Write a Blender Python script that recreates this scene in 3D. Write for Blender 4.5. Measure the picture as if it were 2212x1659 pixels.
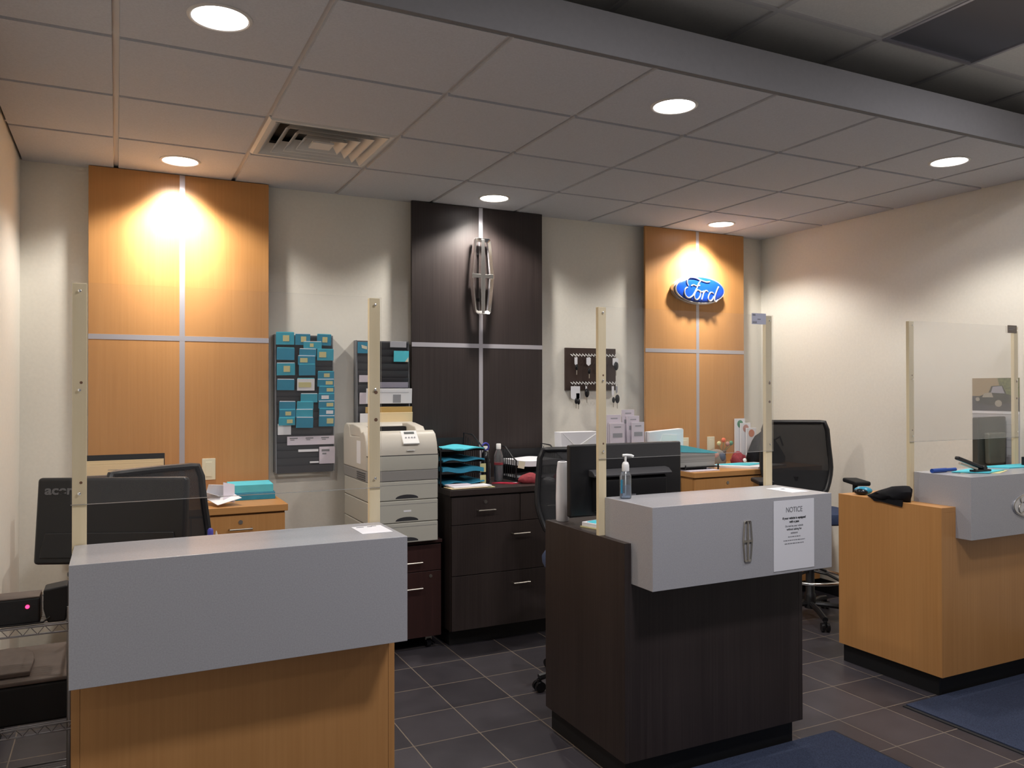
import bpy, bmesh, math, random
from mathutils import Vector, Matrix, Euler
S = bpy.context.scene
for o in list(bpy.data.objects): bpy.data.objects.remove(o)
COL = S.collection
rnd = random.Random(7)
PI = math.pi

# ---------------------------------------------------------------- camera
EYE = Vector((0, 0, 1.5136)); YAW, PITCH, ROLL = 0.46040692, 0.00671063, -0.00156431
fw = Vector((math.sin(YAW)*math.cos(PITCH), math.cos(YAW)*math.cos(PITCH), math.sin(PITCH)))
rt0 = Vector((math.cos(YAW), -math.sin(YAW), 0)); up0 = rt0.cross(fw)
rt = math.cos(ROLL)*rt0 + math.sin(ROLL)*up0; up = -math.sin(ROLL)*rt0 + math.cos(ROLL)*up0
cd = bpy.data.cameras.new('camera'); cam = bpy.data.objects.new('camera', cd); COL.objects.link(cam)
cd.sensor_fit = 'HORIZONTAL'; cd.sensor_width = 36; cd.lens = 1721.6264/2212*36
cd.clip_start = 0.05; cd.clip_end = 100
cam.matrix_world = Matrix((( rt.x, up.x, -fw.x, EYE.x), (rt.y, up.y, -fw.y, EYE.y), (rt.z, up.z, -fw.z, EYE.z), (0, 0, 0, 1)))
S.camera = cam

# ---------------------------------------------------------------- world, exposure, large lights
W = bpy.data.worlds.new('dim_showroom'); S.world = W; W.use_nodes = True
W.node_tree.nodes['Background'].inputs[0].default_value = (0.95, 0.95, 1.0, 1)
W.node_tree.nodes['Background'].inputs[1].default_value = 0.03
S.view_settings.view_transform = 'Standard'; S.view_settings.look = 'None'
S.view_settings.gamma = 1; S.view_settings.use_curve_mapping = False
S.view_settings.exposure = 0.0
def area(name, loc, size, power, color, rot=(0, 0, 0)):
    l = bpy.data.lights.new(name, 'AREA'); l.shape = 'RECTANGLE'; l.size, l.size_y = size; l.energy = power; l.color = color
    o = bpy.data.objects.new(name, l); o.location = loc; o.rotation_euler = rot; COL.objects.link(o); return o
# unseen ceiling lamps: first two placed from counter shadows, last two added as fill
for i, (x, y, p) in enumerate([(1.55, 1.0, 40), (3.45, 1.55, 17), (0.2, -0.6, 6), (2.6, -2.6, 6)]):
    area('unseen_ceiling_light', (x, y, 3.02), (0.42, 0.24), p, (0.98, 0.96, 1.0))
# soft fill added behind the camera for the fascia and desk fronts
area('showroom_fill_light', (1.2, -4.3, 1.1), (6.5, 1.9), 4, (0.93, 0.95, 1.0), rot=(PI/2+0.12, 0, 0))
CEIL = 2.728
DOWN = [(0.30, 2.745), (2.14, 2.745), (3.985, 2.77), (0.30, 4.56), (2.145, 4.575), (3.985, 4.565)]
SPOT_P = [62, 58, 58, 74, 76, 78]; CORE_P = [0, 0, 0, 130, 50, 115]

# ---------------------------------------------------------------- materials
def nt(name):
    m = bpy.data.materials.new(name); m.use_nodes = True; t = m.node_tree
    return m, t, t.nodes['Principled BSDF']
def mat(name, c, rough=0.5, metal=0.0, emit=None, es=0, spec=0.5, alpha=1.0, noise=0.0, nscale=40, bump=0.0, trans=0.0, ior=1.45):
    m, t, b = nt(name)
    b.inputs['Base Color'].default_value = (*c, 1); b.inputs['Roughness'].default_value = rough
    b.inputs['Metallic'].default_value = metal; b.inputs['Specular IOR Level'].default_value = spec
    b.inputs['Alpha'].default_value = alpha; b.inputs['Transmission Weight'].default_value = trans; b.inputs['IOR'].default_value = ior
    if emit: b.inputs['Emission Color'].default_value = (*emit, 1); b.inputs['Emission Strength'].default_value = es
    if noise or bump:
        tc = t.nodes.new('ShaderNodeTexCoord'); n = t.nodes.new('ShaderNodeTexNoise')
        n.inputs['Scale'].default_value = nscale; n.inputs['Detail'].default_value = 6
        t.links.new(tc.outputs['Object'], n.inputs['Vector'])
        if noise:
            r = t.nodes.new('ShaderNodeValToRGB')
            r.color_ramp.elements[0].position = 0.3; r.color_ramp.elements[1].position = 0.7
            r.color_ramp.elements[0].color = (*[v*(1-noise) for v in c], 1); r.color_ramp.elements[1].color = (*[min(1, v*(1+noise)) for v in c], 1)
            t.links.new(n.outputs['Fac'], r.inputs['Fac']); t.links.new(r.outputs['Color'], b.inputs['Base Color'])
        if bump:
            bp = t.nodes.new('ShaderNodeBump'); bp.inputs['Strength'].default_value = bump; bp.inputs['Distance'].default_value = 0.002
            t.links.new(n.outputs['Fac'], bp.inputs['Height']); t.links.new(bp.outputs['Normal'], b.inputs['Normal'])
    return m
def wood(name, c0, c1, rough=0.4, horiz=False, spec=0.4, fine=90):
    m, t, b = nt(name)
    tc = t.nodes.new('ShaderNodeTexCoord'); mp = t.nodes.new('ShaderNodeMapping')
    mp.inputs['Scale'].default_value = (0.6, fine, fine) if horiz else (fine, fine, 1.6)
    n = t.nodes.new('ShaderNodeTexNoise'); n.inputs['Scale'].default_value = 1; n.inputs['Detail'].default_value = 5; n.inputs['Roughness'].default_value = 0.6
    mp2 = t.nodes.new('ShaderNodeMapping'); mp2.inputs['Scale'].default_value = (0.5, 5, 5) if horiz else (5, 5, 0.5)
    n2 = t.nodes.new('ShaderNodeTexNoise'); n2.inputs['Scale'].default_value = 1.3; n2.inputs['Detail'].default_value = 3
    ad = t.nodes.new('ShaderNodeMath'); ad.operation = 'MULTIPLY_ADD'; ad.inputs[1].default_value = 0.55
    mu = t.nodes.new('ShaderNodeMath'); mu.operation = 'MULTIPLY'; mu.inputs[1].default_value = 0.45
    r = t.nodes.new('ShaderNodeValToRGB'); r.color_ramp.elements[0].position = 0.32; r.color_ramp.elements[1].position = 0.68
    r.color_ramp.elements[0].color = (*c0, 1); r.color_ramp.elements[1].color = (*c1, 1)
    t.links.new(tc.outputs['Object'], mp.inputs['Vector']); t.links.new(mp.outputs['Vector'], n.inputs['Vector'])
    t.links.new(tc.outputs['Object'], mp2.inputs['Vector']); t.links.new(mp2.outputs['Vector'], n2.inputs['Vector'])
    t.links.new(n2.outputs['Fac'], mu.inputs[0]); t.links.new(n.outputs['Fac'], ad.inputs[0]); t.links.new(mu.outputs[0], ad.inputs[2])
    t.links.new(ad.outputs[0], r.inputs['Fac']); t.links.new(r.outputs['Color'], b.inputs['Base Color'])
    b.inputs['Roughness'].default_value = rough; b.inputs['Specular IOR Level'].default_value = spec
    return m
def glassy(name, tint, refl=0.9, haze=0.03, rough=0.02):
    m = bpy.data.materials.new(name); m.use_nodes = True; t = m.node_tree; t.nodes.clear()
    out = t.nodes.new('ShaderNodeOutputMaterial'); tr = t.nodes.new('ShaderNodeBsdfTransparent'); gl = t.nodes.new('ShaderNodeBsdfGlossy')
    df = t.nodes.new('ShaderNodeBsdfDiffuse'); fr = t.nodes.new('ShaderNodeFresnel'); m1 = t.nodes.new('ShaderNodeMixShader'); m2 = t.nodes.new('ShaderNodeMixShader')
    tr.inputs[0].default_value = (*tint, 1); gl.inputs['Roughness'].default_value = rough; fr.inputs[0].default_value = 1.45
    df.inputs[0].default_value = (0.8, 0.8, 0.8, 1); m1.inputs[0].default_value = haze
    k = t.nodes.new('ShaderNodeMath'); k.operation = 'MULTIPLY'; k.inputs[1].default_value = refl
    t.links.new(tr.outputs[0], m1.inputs[1]); t.links.new(df.outputs[0], m1.inputs[2])
    t.links.new(fr.outputs[0], k.inputs[0]); t.links.new(k.outputs[0], m2.inputs[0])
    t.links.new(m1.outputs[0], m2.inputs[1]); t.links.new(gl.outputs[0], m2.inputs[2]); t.links.new(m2.outputs[0], out.inputs[0])
    return m
M = {}
M['wall'] = mat('cream_paint', (0.80, 0.77, 0.695), 0.75, noise=0.02, nscale=60, bump=0.15, spec=0.2)
M['tile_c'] = mat('ceiling_tile', (0.51, 0.515, 0.545), 0.9, noise=0.05, nscale=120, bump=0.3, spec=0.1)
M['grid_c'] = mat('ceiling_grid', (0.60, 0.58, 0.57), 0.6)
M['fascia'] = mat('grey_fascia_paint', (0.175, 0.168, 0.17), 0.8, noise=0.03, nscale=50)
M['maple'] = wood('maple_laminate', (0.46, 0.220, 0.072), (0.55, 0.278, 0.100), 0.38)
M['mapleh'] = wood('maple_laminate_flat', (0.46, 0.220, 0.072), (0.55, 0.278, 0.100), 0.38, horiz=True)
M['wenge'] = wood('wenge_laminate', (0.022, 0.0155, 0.015), (0.044, 0.033, 0.031), 0.42, fine=110)
M['wengeh'] = wood('wenge_laminate_flat', (0.026, 0.019, 0.018), (0.046, 0.034, 0.032), 0.35, horiz=True)
M['mahog'] = wood('mahogany_laminate', (0.028, 0.012, 0.011), (0.046, 0.019, 0.017), 0.4, fine=60)
M['grey'] = mat('grey_laminate', (0.385, 0.385, 0.41), 0.24, noise=0.07, nscale=260, spec=0.8)
M['alu'] = mat('satin_aluminium', (0.52, 0.50, 0.54), 0.42, metal=0.55)
M['chrome'] = mat('chrome', (0.95, 0.94, 0.92), 0.20, metal=1)
M['nickel'] = mat('brushed_nickel', (0.50, 0.47, 0.42), 0.35, metal=1)
M['white_metal'] = mat('white_enamel', (0.62, 0.59, 0.56), 0.5)
M['vent'] = mat('vent_enamel', (0.60, 0.59, 0.57), 0.5)
M['black'] = mat('black_plastic', (0.012, 0.012, 0.014), 0.38)
M['blackm'] = mat('black_matte', (0.008, 0.008, 0.010), 0.65)
M['gloss'] = mat('glossy_black', (0.010, 0.010, 0.012), 0.18)
M['kick'] = mat('black_vinyl_base', (0.008, 0.008, 0.009), 0.5)
M['pine'] = wood('raw_pine', (0.70, 0.58, 0.36), (0.82, 0.71, 0.50), 0.7, fine=35)
M['knot'] = mat('pine_knot', (0.16, 0.07, 0.03), 0.7)
M['acrylic'] = glassy('acrylic_sheet', (0.995, 0.995, 0.995), 0.27, 0.018)
M['acr_edge'] = glassy('acrylic_sheet_edge', (0.75, 0.75, 0.74), 0.6, 0.25)
M['plastic_clear'] = glassy('clear_bottle_plastic', (0.90, 0.94, 0.97), 0.9, 0.10, 0.05)
M['gel'] = glassy('blue_tinted_gel', (0.66, 0.78, 0.92), 0.3, 0.16, 0.1)
M['bluegel'] = glassy('blue_liquid', (0.12, 0.30, 0.48), 0.3, 0.25, 0.1)
M['beige'] = mat('beige_plastic', (0.56, 0.525, 0.46), 0.42)
M['beige2'] = mat('beige_plastic_lower', (0.46, 0.45, 0.40), 0.45)
M['beigegrey'] = mat('grey_beige_plastic', (0.26, 0.25, 0.24), 0.5)
M['white'] = mat('white_paper', (0.78, 0.78, 0.82), 0.7)
M['whitep'] = mat('white_plastic', (0.80, 0.80, 0.79), 0.35)
M['pink'] = mat('lilac_paper', (0.66, 0.60, 0.68), 0.7)
M['ivory'] = mat('ivory_plastic', (0.72, 0.68, 0.52), 0.4)
M['cyan'] = mat('cyan_cardstock', (0.09, 0.56, 0.68), 0.6, noise=0.05, nscale=20)
M['cyand'] = mat('teal_blue_cardstock', (0.028, 0.25, 0.40), 0.6, noise=0.1, nscale=20)
M['fold'] = mat('sky_blue_cardstock', (0.045, 0.36, 0.50), 0.6, noise=0.1, nscale=20)
M['yellow'] = mat('yellow_note_paper', (0.62, 0.58, 0.30), 0.7)
M['greyprint'] = mat('grey_print', (0.30, 0.30, 0.33), 0.7)
M['ink'] = mat('black_ink', (0.03, 0.03, 0.035), 0.6)
M['inkl'] = mat('faint_ink', (0.20, 0.20, 0.22), 0.6)
M['manila'] = mat('manila_card', (0.84, 0.68, 0.42), 0.7)
M['gold'] = mat('golden_envelope', (0.55, 0.36, 0.12), 0.7)
M['rack'] = mat('charcoal_rack_metal', (0.085, 0.085, 0.095), 0.45)
M['rackside'] = mat('grey_rack_metal', (0.16, 0.165, 0.18), 0.45)
M['darkbrown'] = wood('dark_brown_board', (0.030, 0.016, 0.013), (0.05, 0.028, 0.022), 0.5)
M['blue'] = mat('royal_blue_enamel', (0.006, 0.052, 0.40), 0.25)
M['silver'] = mat('silver_paint', (0.62, 0.63, 0.66), 0.25, metal=0.7)
M['bluefab'] = mat('navy_seat_fabric', (0.030, 0.045, 0.10), 0.9, noise=0.2, nscale=200)
M['meshfab'] = mat('black_mesh_fabric', (0.018, 0.018, 0.020), 0.8, alpha=0.80)
M['matblue'] = mat('blue_mat_pile', (0.040, 0.050, 0.085), 0.95, noise=0.35, nscale=260, bump=0.8, spec=0.1)
M['rubber'] = mat('black_rubber', (0.012, 0.012, 0.014), 0.7)
M['red'] = mat('maroon_cloth', (0.26, 0.035, 0.045), 0.85, noise=0.2, nscale=60)
M['redp'] = mat('red_packet', (0.45, 0.02, 0.05), 0.4)
M['orange'] = mat('orange_print', (0.62, 0.22, 0.12), 0.6)
M['orangef'] = mat('orange_petals', (0.80, 0.16, 0.07), 0.6)
M['green'] = mat('green_print', (0.10, 0.28, 0.17), 0.6)
M['navy'] = mat('navy_marker', (0.015, 0.06, 0.30), 0.4)
M['purple'] = mat('blue_violet_plastic', (0.06, 0.06, 0.38), 0.4)
M['teal'] = mat('teal_plastic', (0.03, 0.26, 0.42), 0.25)
M['taupe'] = mat('grey_brown_plastic', (0.11, 0.085, 0.075), 0.55, noise=0.15, nscale=15)
M['patch'] = mat('salmon_patch', (0.50, 0.26, 0.22), 0.8)
M['slate'] = mat('slate_patch', (0.09, 0.10, 0.14), 0.8)
M['bagf'] = mat('black_nylon', (0.010, 0.010, 0.012), 0.85, noise=0.3, nscale=20, bump=0.6, spec=0.2)
M['led'] = mat('red_led', (0.6, 0.0, 0.05), 0.4, emit=(1.0, 0.03, 0.12), es=4)
M['wire'] = mat('zinc_wire', (0.34, 0.33, 0.34), 0.35, metal=0.9)
M['lens'] = mat('lamp_lens', (1, 1, 1), 0.5, emit=(1.0, 0.95, 0.92), es=9)
M['lcd'] = mat('lcd_screen', (0.06, 0.07, 0.07), 0.3)
M['tan'] = mat('tan_photo_sky', (0.36, 0.27, 0.16), 0.5); M['road'] = mat('photo_road', (0.05, 0.047, 0.06), 0.5)
M['foliage'] = mat('photo_foliage', (0.13, 0.15, 0.05), 0.6, noise=0.5, nscale=80)
M['carbody'] = mat('photo_car_body', (0.025, 0.025, 0.022), 0.4); M['carglass'] = mat('photo_car_glass', (0.33, 0.32, 0.38), 0.4)
M['carlight'] = mat('photo_car_fender', (0.36, 0.32, 0.26), 0.5)
M['louvre'] = mat('unlit_lamp_louvre', (0.30, 0.31, 0.34), 0.42, metal=0.7)

def floor_mat():
    m, t, b = nt('slate_floor_tile'); N = t.nodes; L = t.links
    tc = N.new('ShaderNodeTexCoord'); sx = N.new('ShaderNodeSeparateXYZ'); L.new(tc.outputs['Object'], sx.inputs[0])
    def mth(op, a, v=None, b2=None):
        q = N.new('ShaderNodeMath'); q.operation = op
        for i, s in enumerate((a, v, b2)):
            if s is None: continue
            if isinstance(s, (int, float)): q.inputs[i].default_value = s
            else: L.new(s, q.inputs[i])
        return q.outputs[0]
    cells, lines = [], []
    for ax, off in ((0, 1.4364), (1, 4.1368)):
        u = mth('DIVIDE', mth('SUBTRACT', sx.outputs[ax], off-0.3048*60), 0.3048)
        fr = mth('FRACT', u); cells.append(mth('FLOOR', u))
        d = mth('ABSOLUTE', mth('SUBTRACT', fr, 0.5)); lines.append(mth('GREATER_THAN', d, 0.5-0.0085))
    g = mth('MAXIMUM', lines[0], lines[1])
    cb = N.new('ShaderNodeCombineXYZ'); L.new(cells[0], cb.inputs[0]); L.new(cells[1], cb.inputs[1])
    wn = N.new('ShaderNodeTexWhiteNoise'); wn.noise_dimensions = '2D'; L.new(cb.outputs[0], wn.inputs['Vector'])
    n = N.new('ShaderNodeTexNoise'); n.inputs['Scale'].default_value = 7; n.inputs['Detail'].default_value = 8; L.new(tc.outputs['Object'], n.inputs['Vector'])
    mixf = mth('ADD', mth('MULTIPLY', wn.outputs['Value'], 0.45), mth('MULTIPLY', n.outputs['Fac'], 0.6))
    r = N.new('ShaderNodeValToRGB'); r.color_ramp.elements[0].position = 0.25; r.color_ramp.elements[1].position = 0.8
    r.color_ramp.elements[0].color = (0.033, 0.030, 0.036, 1); r.color_ramp.elements[1].color = (0.064, 0.058, 0.067, 1)
    L.new(mixf, r.inputs['Fac'])
    mx = N.new('ShaderNodeMix'); mx.data_type = 'RGBA'; L.new(g, mx.inputs['Factor']); L.new(r.outputs['Color'], mx.inputs['A']); mx.inputs['B'].default_value = (0.17, 0.135, 0.105, 1)
    L.new(mx.outputs['Result'], b.inputs['Base Color'])
    rr = mth('ADD', mth('MULTIPLY', g, 0.4), 0.36); L.new(rr, b.inputs['Roughness'])
    bp = N.new('ShaderNodeBump'); bp.inputs['Strength'].default_value = 0.35; bp.inputs['Distance'].default_value = 0.004
    L.new(mth('SUBTRACT', mth('MULTIPLY', n.outputs['Fac'], 0.5), g), bp.inputs['Height']); L.new(bp.outputs['Normal'], b.inputs['Normal'])
    return m
M['floor'] = floor_mat()

# ---------------------------------------------------------------- mesh helpers
class MB:
    def __init__(s): s.bm = bmesh.new()
    def _f(s, vs, idx):
        v = [s.bm.verts.new(p) for p in vs]
        for f in idx:
            try: s.bm.faces.new([v[i] for i in f])
            except ValueError: pass
        return v
    def box(s, x0, x1, y0, y1, z0, z1):
        s._f([(x, y, z) for x in (x0, x1) for y in (y0, y1) for z in (z0, z1)],
             [(0, 1, 3, 2), (4, 6, 7, 5), (0, 4, 5, 1), (2, 3, 7, 6), (0, 2, 6, 4), (1, 5, 7, 3)]); return s
    def obox(s, c, size, rot=(0, 0, 0)):
        R = Euler(rot).to_matrix(); c = Vector(c); h = Vector(size)/2
        s._f([c + R @ Vector((x*h.x, y*h.y, z*h.z)) for x in (-1, 1) for y in (-1, 1) for z in (-1, 1)],
             [(0, 1, 3, 2), (4, 6, 7, 5), (0, 4, 5, 1), (2, 3, 7, 6), (0, 2, 6, 4), (1, 5, 7, 3)]); return s
    def prism(s, poly, axis, a0, a1):
        def p(u, v, a): return {'x': (a, u, v), 'y': (u, a, v), 'z': (u, v, a)}[axis]
        n = len(poly); s._f([p(u, v, a0) for u, v in poly] + [p(u, v, a1) for u, v in poly],
             [tuple(range(n))[::-1], tuple(range(n, 2*n))] + [(i, (i+1) % n, n+(i+1) % n, n+i) for i in range(n)]); return s
    def cyl(s, p0, p1, r0, r1=None, seg=20):
        p0, p1 = Vector(p0), Vector(p1); r1 = r0 if r1 is None else r1
        d = (p1-p0).normalized(); a = d.orthogonal().normalized(); b = d.cross(a)
        ring = lambda c, r: [c + r*(math.cos(2*PI*i/seg)*a + math.sin(2*PI*i/seg)*b) for i in range(seg)]
        s._f(ring(p0, r0)+ring(p1, r1), [tuple(range(seg))[::-1], tuple(range(seg, 2*seg))] + [(i, (i+1) % seg, seg+(i+1) % seg, seg+i) for i in range(seg)]); return s
    def lathe(s, prof, c=(0, 0, 0), seg=28, sx=1, sy=1):
        vs = [(c[0]+r*sx*math.cos(2*PI*i/seg), c[1]+r*sy*math.sin(2*PI*i/seg), c[2]+z) for r, z in prof for i in range(seg)]
        n = len(prof); f = [(k*seg+i, k*seg+(i+1) % seg, (k+1)*seg+(i+1) % seg, (k+1)*seg+i) for k in range(n-1) for i in range(seg)]
        f += [tuple(range(seg))[::-1], tuple(range((n-1)*seg, n*seg))]; s._f(vs, f); return s
    def tube(s, pts, r, seg=8, closed=False):
        P = [Vector(p) for p in pts]; n = len(P); a = None; vs = []
        for i in range(n):
            q0 = P[(i-1) % n] if (closed or i) else P[i]; q1 = P[(i+1) % n] if (closed or i < n-1) else P[i]
            d = (q1-q0).normalized()
            if a is None: a = d.orthogonal().normalized()
            a = (a - a.dot(d)*d).normalized(); b = d.cross(a)
            vs += [P[i] + r*(math.cos(2*PI*k/seg)*a + math.sin(2*PI*k/seg)*b) for k in range(seg)]
        f = [(i*seg+k, i*seg+(k+1) % seg, ((i+1) % n)*seg+(k+1) % seg, ((i+1) % n)*seg+k) for i in range(n if closed else n-1) for k in range(seg)]
        if not closed: f += [tuple(range(seg))[::-1], tuple(range((n-1)*seg, n*seg))]
        s._f(vs, f); return s
    def sphere(s, c, r, sc=(1, 1, 1), seg=16):
        bmesh.ops.create_uvsphere(s.bm, u_segments=seg, v_segments=seg//2+2, radius=r, matrix=Matrix.Translation(c) @ Matrix.Diagonal((*sc, 1))); return s
def part(name, mb, m, parent=None, bevel=0.0, smooth=False, label=None, loc=None, rot=None, seg=2):
    me = bpy.data.meshes.new(name); bm = mb.bm
    bmesh.ops.recalc_face_normals(bm, faces=bm.faces[:])
    for f in bm.faces: f.smooth = smooth or bevel > 0
    bm.to_mesh(me); bm.free(); me.materials.append(m)
    o = bpy.data.objects.new(name, me); COL.objects.link(o)
    if parent: o.parent = parent
    if loc: o.location = loc
    if rot: o.rotation_euler = rot
    if bevel:
        b = o.modifiers.new('bevel', 'BEVEL'); b.width = bevel; b.segments = seg; b.limit_method = 'ANGLE'; b.angle_limit = 0.7; b.harden_normals = True
    elif smooth and hasattr(me, 'set_sharp_from_angle'): me.set_sharp_from_angle(angle=0.7)
    if label: o['label'] = label
    return o
def thing(name, label, cat, loc=(0, 0, 0), rz=0.0, group=None, rot=None):
    o = bpy.data.objects.new(name, None); o.empty_display_size = 0.05; COL.objects.link(o)
    o.location = loc; o.rotation_euler = rot or (0, 0, rz); o['label'] = label; o['category'] = cat
    if group: o['group'] = group
    return o
def tag(o, label, cat, group=None):
    o['label'] = label; o['category'] = cat
    if group: o['group'] = group
    return o
def struct(name, mb, m, parent=None, **k):
    o = part(name, mb, m, parent, **k)
    if not parent: o['kind'] = 'structure'
    return o
def dup(root, loc, rz=None, label=None, group=None):
    r = root.copy(); COL.objects.link(r); r.location = loc
    if rz is not None: r.rotation_euler = (0, 0, rz)
    if label: r['label'] = label
    if group: r['group'] = group
    for ch in list(root.children):
        c = ch.copy(); COL.objects.link(c); c.parent = r
        for g in list(ch.children):
            d = g.copy(); COL.objects.link(d); d.parent = c
    return r
def text(name, s, size, m, parent, loc, rot=(PI/2, 0, 0), depth=0.0006, align='CENTER', bold=0.0, sx=1.0):
    cu = bpy.data.curves.new(name, 'FONT'); cu.body = s; cu.size = size; cu.extrude = depth; cu.align_x = align; cu.offset = bold
    tmp = bpy.data.objects.new(name, cu); COL.objects.link(tmp); bpy.context.view_layer.update()
    me = bpy.data.meshes.new_from_object(tmp.evaluated_get(bpy.context.evaluated_depsgraph_get()))
    bpy.data.objects.remove(tmp); me.materials.clear(); me.materials.append(m)
    o = bpy.data.objects.new(name, me); COL.objects.link(o)
    if parent: o.parent = parent
    o.location = loc; o.rotation_euler = rot; o.scale = (sx, 1, 1); return o

# ---------------------------------------------------------------- room shell
XL, XR, YB, YF, YS = -0.46, 4.72, 4.93, -4.5, 2.444
struct('floor', MB().box(-3.5, XR+0.1, 0.9, YB+0.1, -0.08, 0), M['floor'])
struct('floor_2', MB().box(-3.5, XR+0.1, YF, 0.9, -0.08, 0), mat('pale_bounce_floor', (0.34, 0.34, 0.36), 0.35, noise=0.05, nscale=8))  # out-of-view floor, made pale to bounce light onto the upper ceiling
struct('wall_back', MB().box(XL-0.1, XR+0.1, YB, YB+0.1, 0, 3.15), M['wall'])
struct('wall_right', MB().box(XR, XR+0.1, YF, YB, 0, 3.15), M['wall'])
struct('wall_left', MB().box(XL-0.1, XL, 0.9, YB, 0, 3.15), M['wall'])
for nm, b in (('baseboard_back', (XL, XR, YB-0.012, YB, 0.0, 0.10)), ('baseboard_right', (XR-0.012, XR, YF, YB-0.012, 0.0, 0.10)), ('baseboard_left', (XL, XL+0.012, 0.9, YB-0.012, 0.0, 0.10))):
    struct(nm, MB().box(*b), M['kick'], bevel=0.002)
GX = [-0.005 + 0.61*i for i in range(-1, 9)]
GY = [YS + 0.61*j for j in range(0, 4)] + [YB]
ceil = MB(); VENT = (1, 2); g = 0.0105
for i in range(len(GX)-1):
    for j in range(len(GY)-1):
        if (i-1, j) == VENT: continue
        x0, x1 = max(GX[i], XL)+g, min(GX[i+1], XR)-g
        if x1-x0 < 0.03: continue
        y0, y1 = GY[j]+g, GY[j+1]-g
        # tegular tile: bevelled lip that drops below the grid
        ceil._f([(x0, y0, CEIL+0.020), (x1, y0, CEIL+0.020), (x1, y1, CEIL+0.020), (x0, y1, CEIL+0.020),
                 (x0+0.002, y0+0.002, CEIL+0.000), (x1-0.002, y0+0.002, CEIL+0.000), (x1-0.002, y1-0.002, CEIL+0.000), (x0+0.002, y1-0.002, CEIL+0.000)],
                [(0, 1, 2, 3), (4, 7, 6, 5), (0, 4, 5, 1), (1, 5, 6, 2), (2, 6, 7, 3), (3, 7, 4, 0)])
co = struct('ceiling', ceil, M['tile_c'])
gm = MB()
for x in GX:
    if XL < x < XR: gm.box(x-0.012, x+0.012, YS, YB, CEIL+0.0145, CEIL+0.024)
for y in GY[:-1]: gm.box(XL, XR, y-0.012, y+0.012, CEIL+0.0148, CEIL+0.0242)
gm.box(XL, XR, YB-0.02, YB, CEIL+0.003, CEIL+0.016)
part('ceiling_grid', gm, M['grid_c'], co)
struct('trim_1', MB().box(XL, XR, YS-0.018, YS+0.006, CEIL-0.002, 2.885), M['fascia'], bevel=0.002)
struct('trim_2', MB().box(XL, XR, YS+0.006, YB, CEIL+0.10, 2.885), M['fascia'])
# upper ceiling of the showroom
up_ = MB(); UZ = 3.05; UX = [2.40 + 0.605*i for i in range(-10, 5)]; UY = [2.404 + 0.605*j for j in range(-12, 2)]
for i in range(len(UX)-1):
    for j in range(len(UY)-1):
        if 2.9 < UX[i] < 3.1 and 1.7 < UY[j] < 1.9: continue
        x1 = min(UX[i+1], XR); 
        if x1 - UX[i] < 0.05: continue
        up_.box(UX[i]+0.012, x1-0.012, UY[j]+0.012, UY[j+1]-0.012, UZ+0.004, UZ+0.02)
c2 = struct('ceiling_2', up_, mat('upper_ceiling_tile', (0.74, 0.72, 0.68), 0.8, noise=0.04, nscale=120))
g2 = MB()
for x in UX: g2.box(x-0.012, x+0.012, UY[0], 3.1, UZ-0.004, UZ+0.012)
for y in UY: g2.box(UX[0], XR, y-0.012, y+0.012, UZ-0.0042, UZ+0.0118)
g2.box(UX[0], XR+0.1, UY[0], 4.93, UZ+0.03, UZ+0.08)
part('ceiling_grid', g2, M['grid_c'], c2)
t = thing('ceiling_light', 'unlit square ceiling light with shiny ribbed reflector in the higher ceiling', 'light', (3.3075, 2.1015, UZ))
fr = MB()
for a in (-1, 1): fr.box(a*0.294-0.008, a*0.294+0.008, -0.3, 0.3, -0.008, 0.01); fr.box(-0.3, 0.3, a*0.294-0.008, a*0.294+0.008, -0.0082, 0.0098)
part('frame', fr, M['alu'], t)
lv = MB()
for k in range(58): x = -0.285 + k*0.01; lv.prism([(x, 0.006), (x+0.005, -0.001), (x+0.01, 0.006)], 'y', -0.286, 0.286)
lv.box(-0.286, 0.286, -0.286, 0.286, 0.006, 0.02)
part('ribbed_reflector', lv, M['louvre'], t)

# ---------------------------------------------------------------- downlights
LBL = ['round recessed ceiling downlight nearest the camera, at the upper left above the plain grey counter',
       'round recessed ceiling downlight above the dark desk, nearer the camera',
       'round recessed ceiling downlight nearest the right wall, above the right-hand desk',
       'round recessed ceiling downlight washing the left maple wall panel',
       'round recessed ceiling downlight washing the dark wall panel with the chrome emblem',
       'round recessed ceiling downlight washing the maple panel with the blue oval sign']
def downlight(label, loc):
    t = thing('downlight', label, 'light', loc, group='recessed downlights')
    rg = MB().lathe([(0.088, 0.006), (0.088, -0.004), (0.093, -0.006), (0.101, -0.003), (0.103, 0.003), (0.088, 0.006)], seg=40)
    part('trim_ring', rg, M['white_metal'], t, smooth=True)
    part('lens', MB().lathe([(0.088, 0.003), (0.088, 0.0), (0.05, -0.0015), (0.001, -0.002)], seg=40), M['lens'], t, smooth=True)
    return t
d0 = downlight(LBL[0], (*DOWN[0], CEIL))
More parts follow.
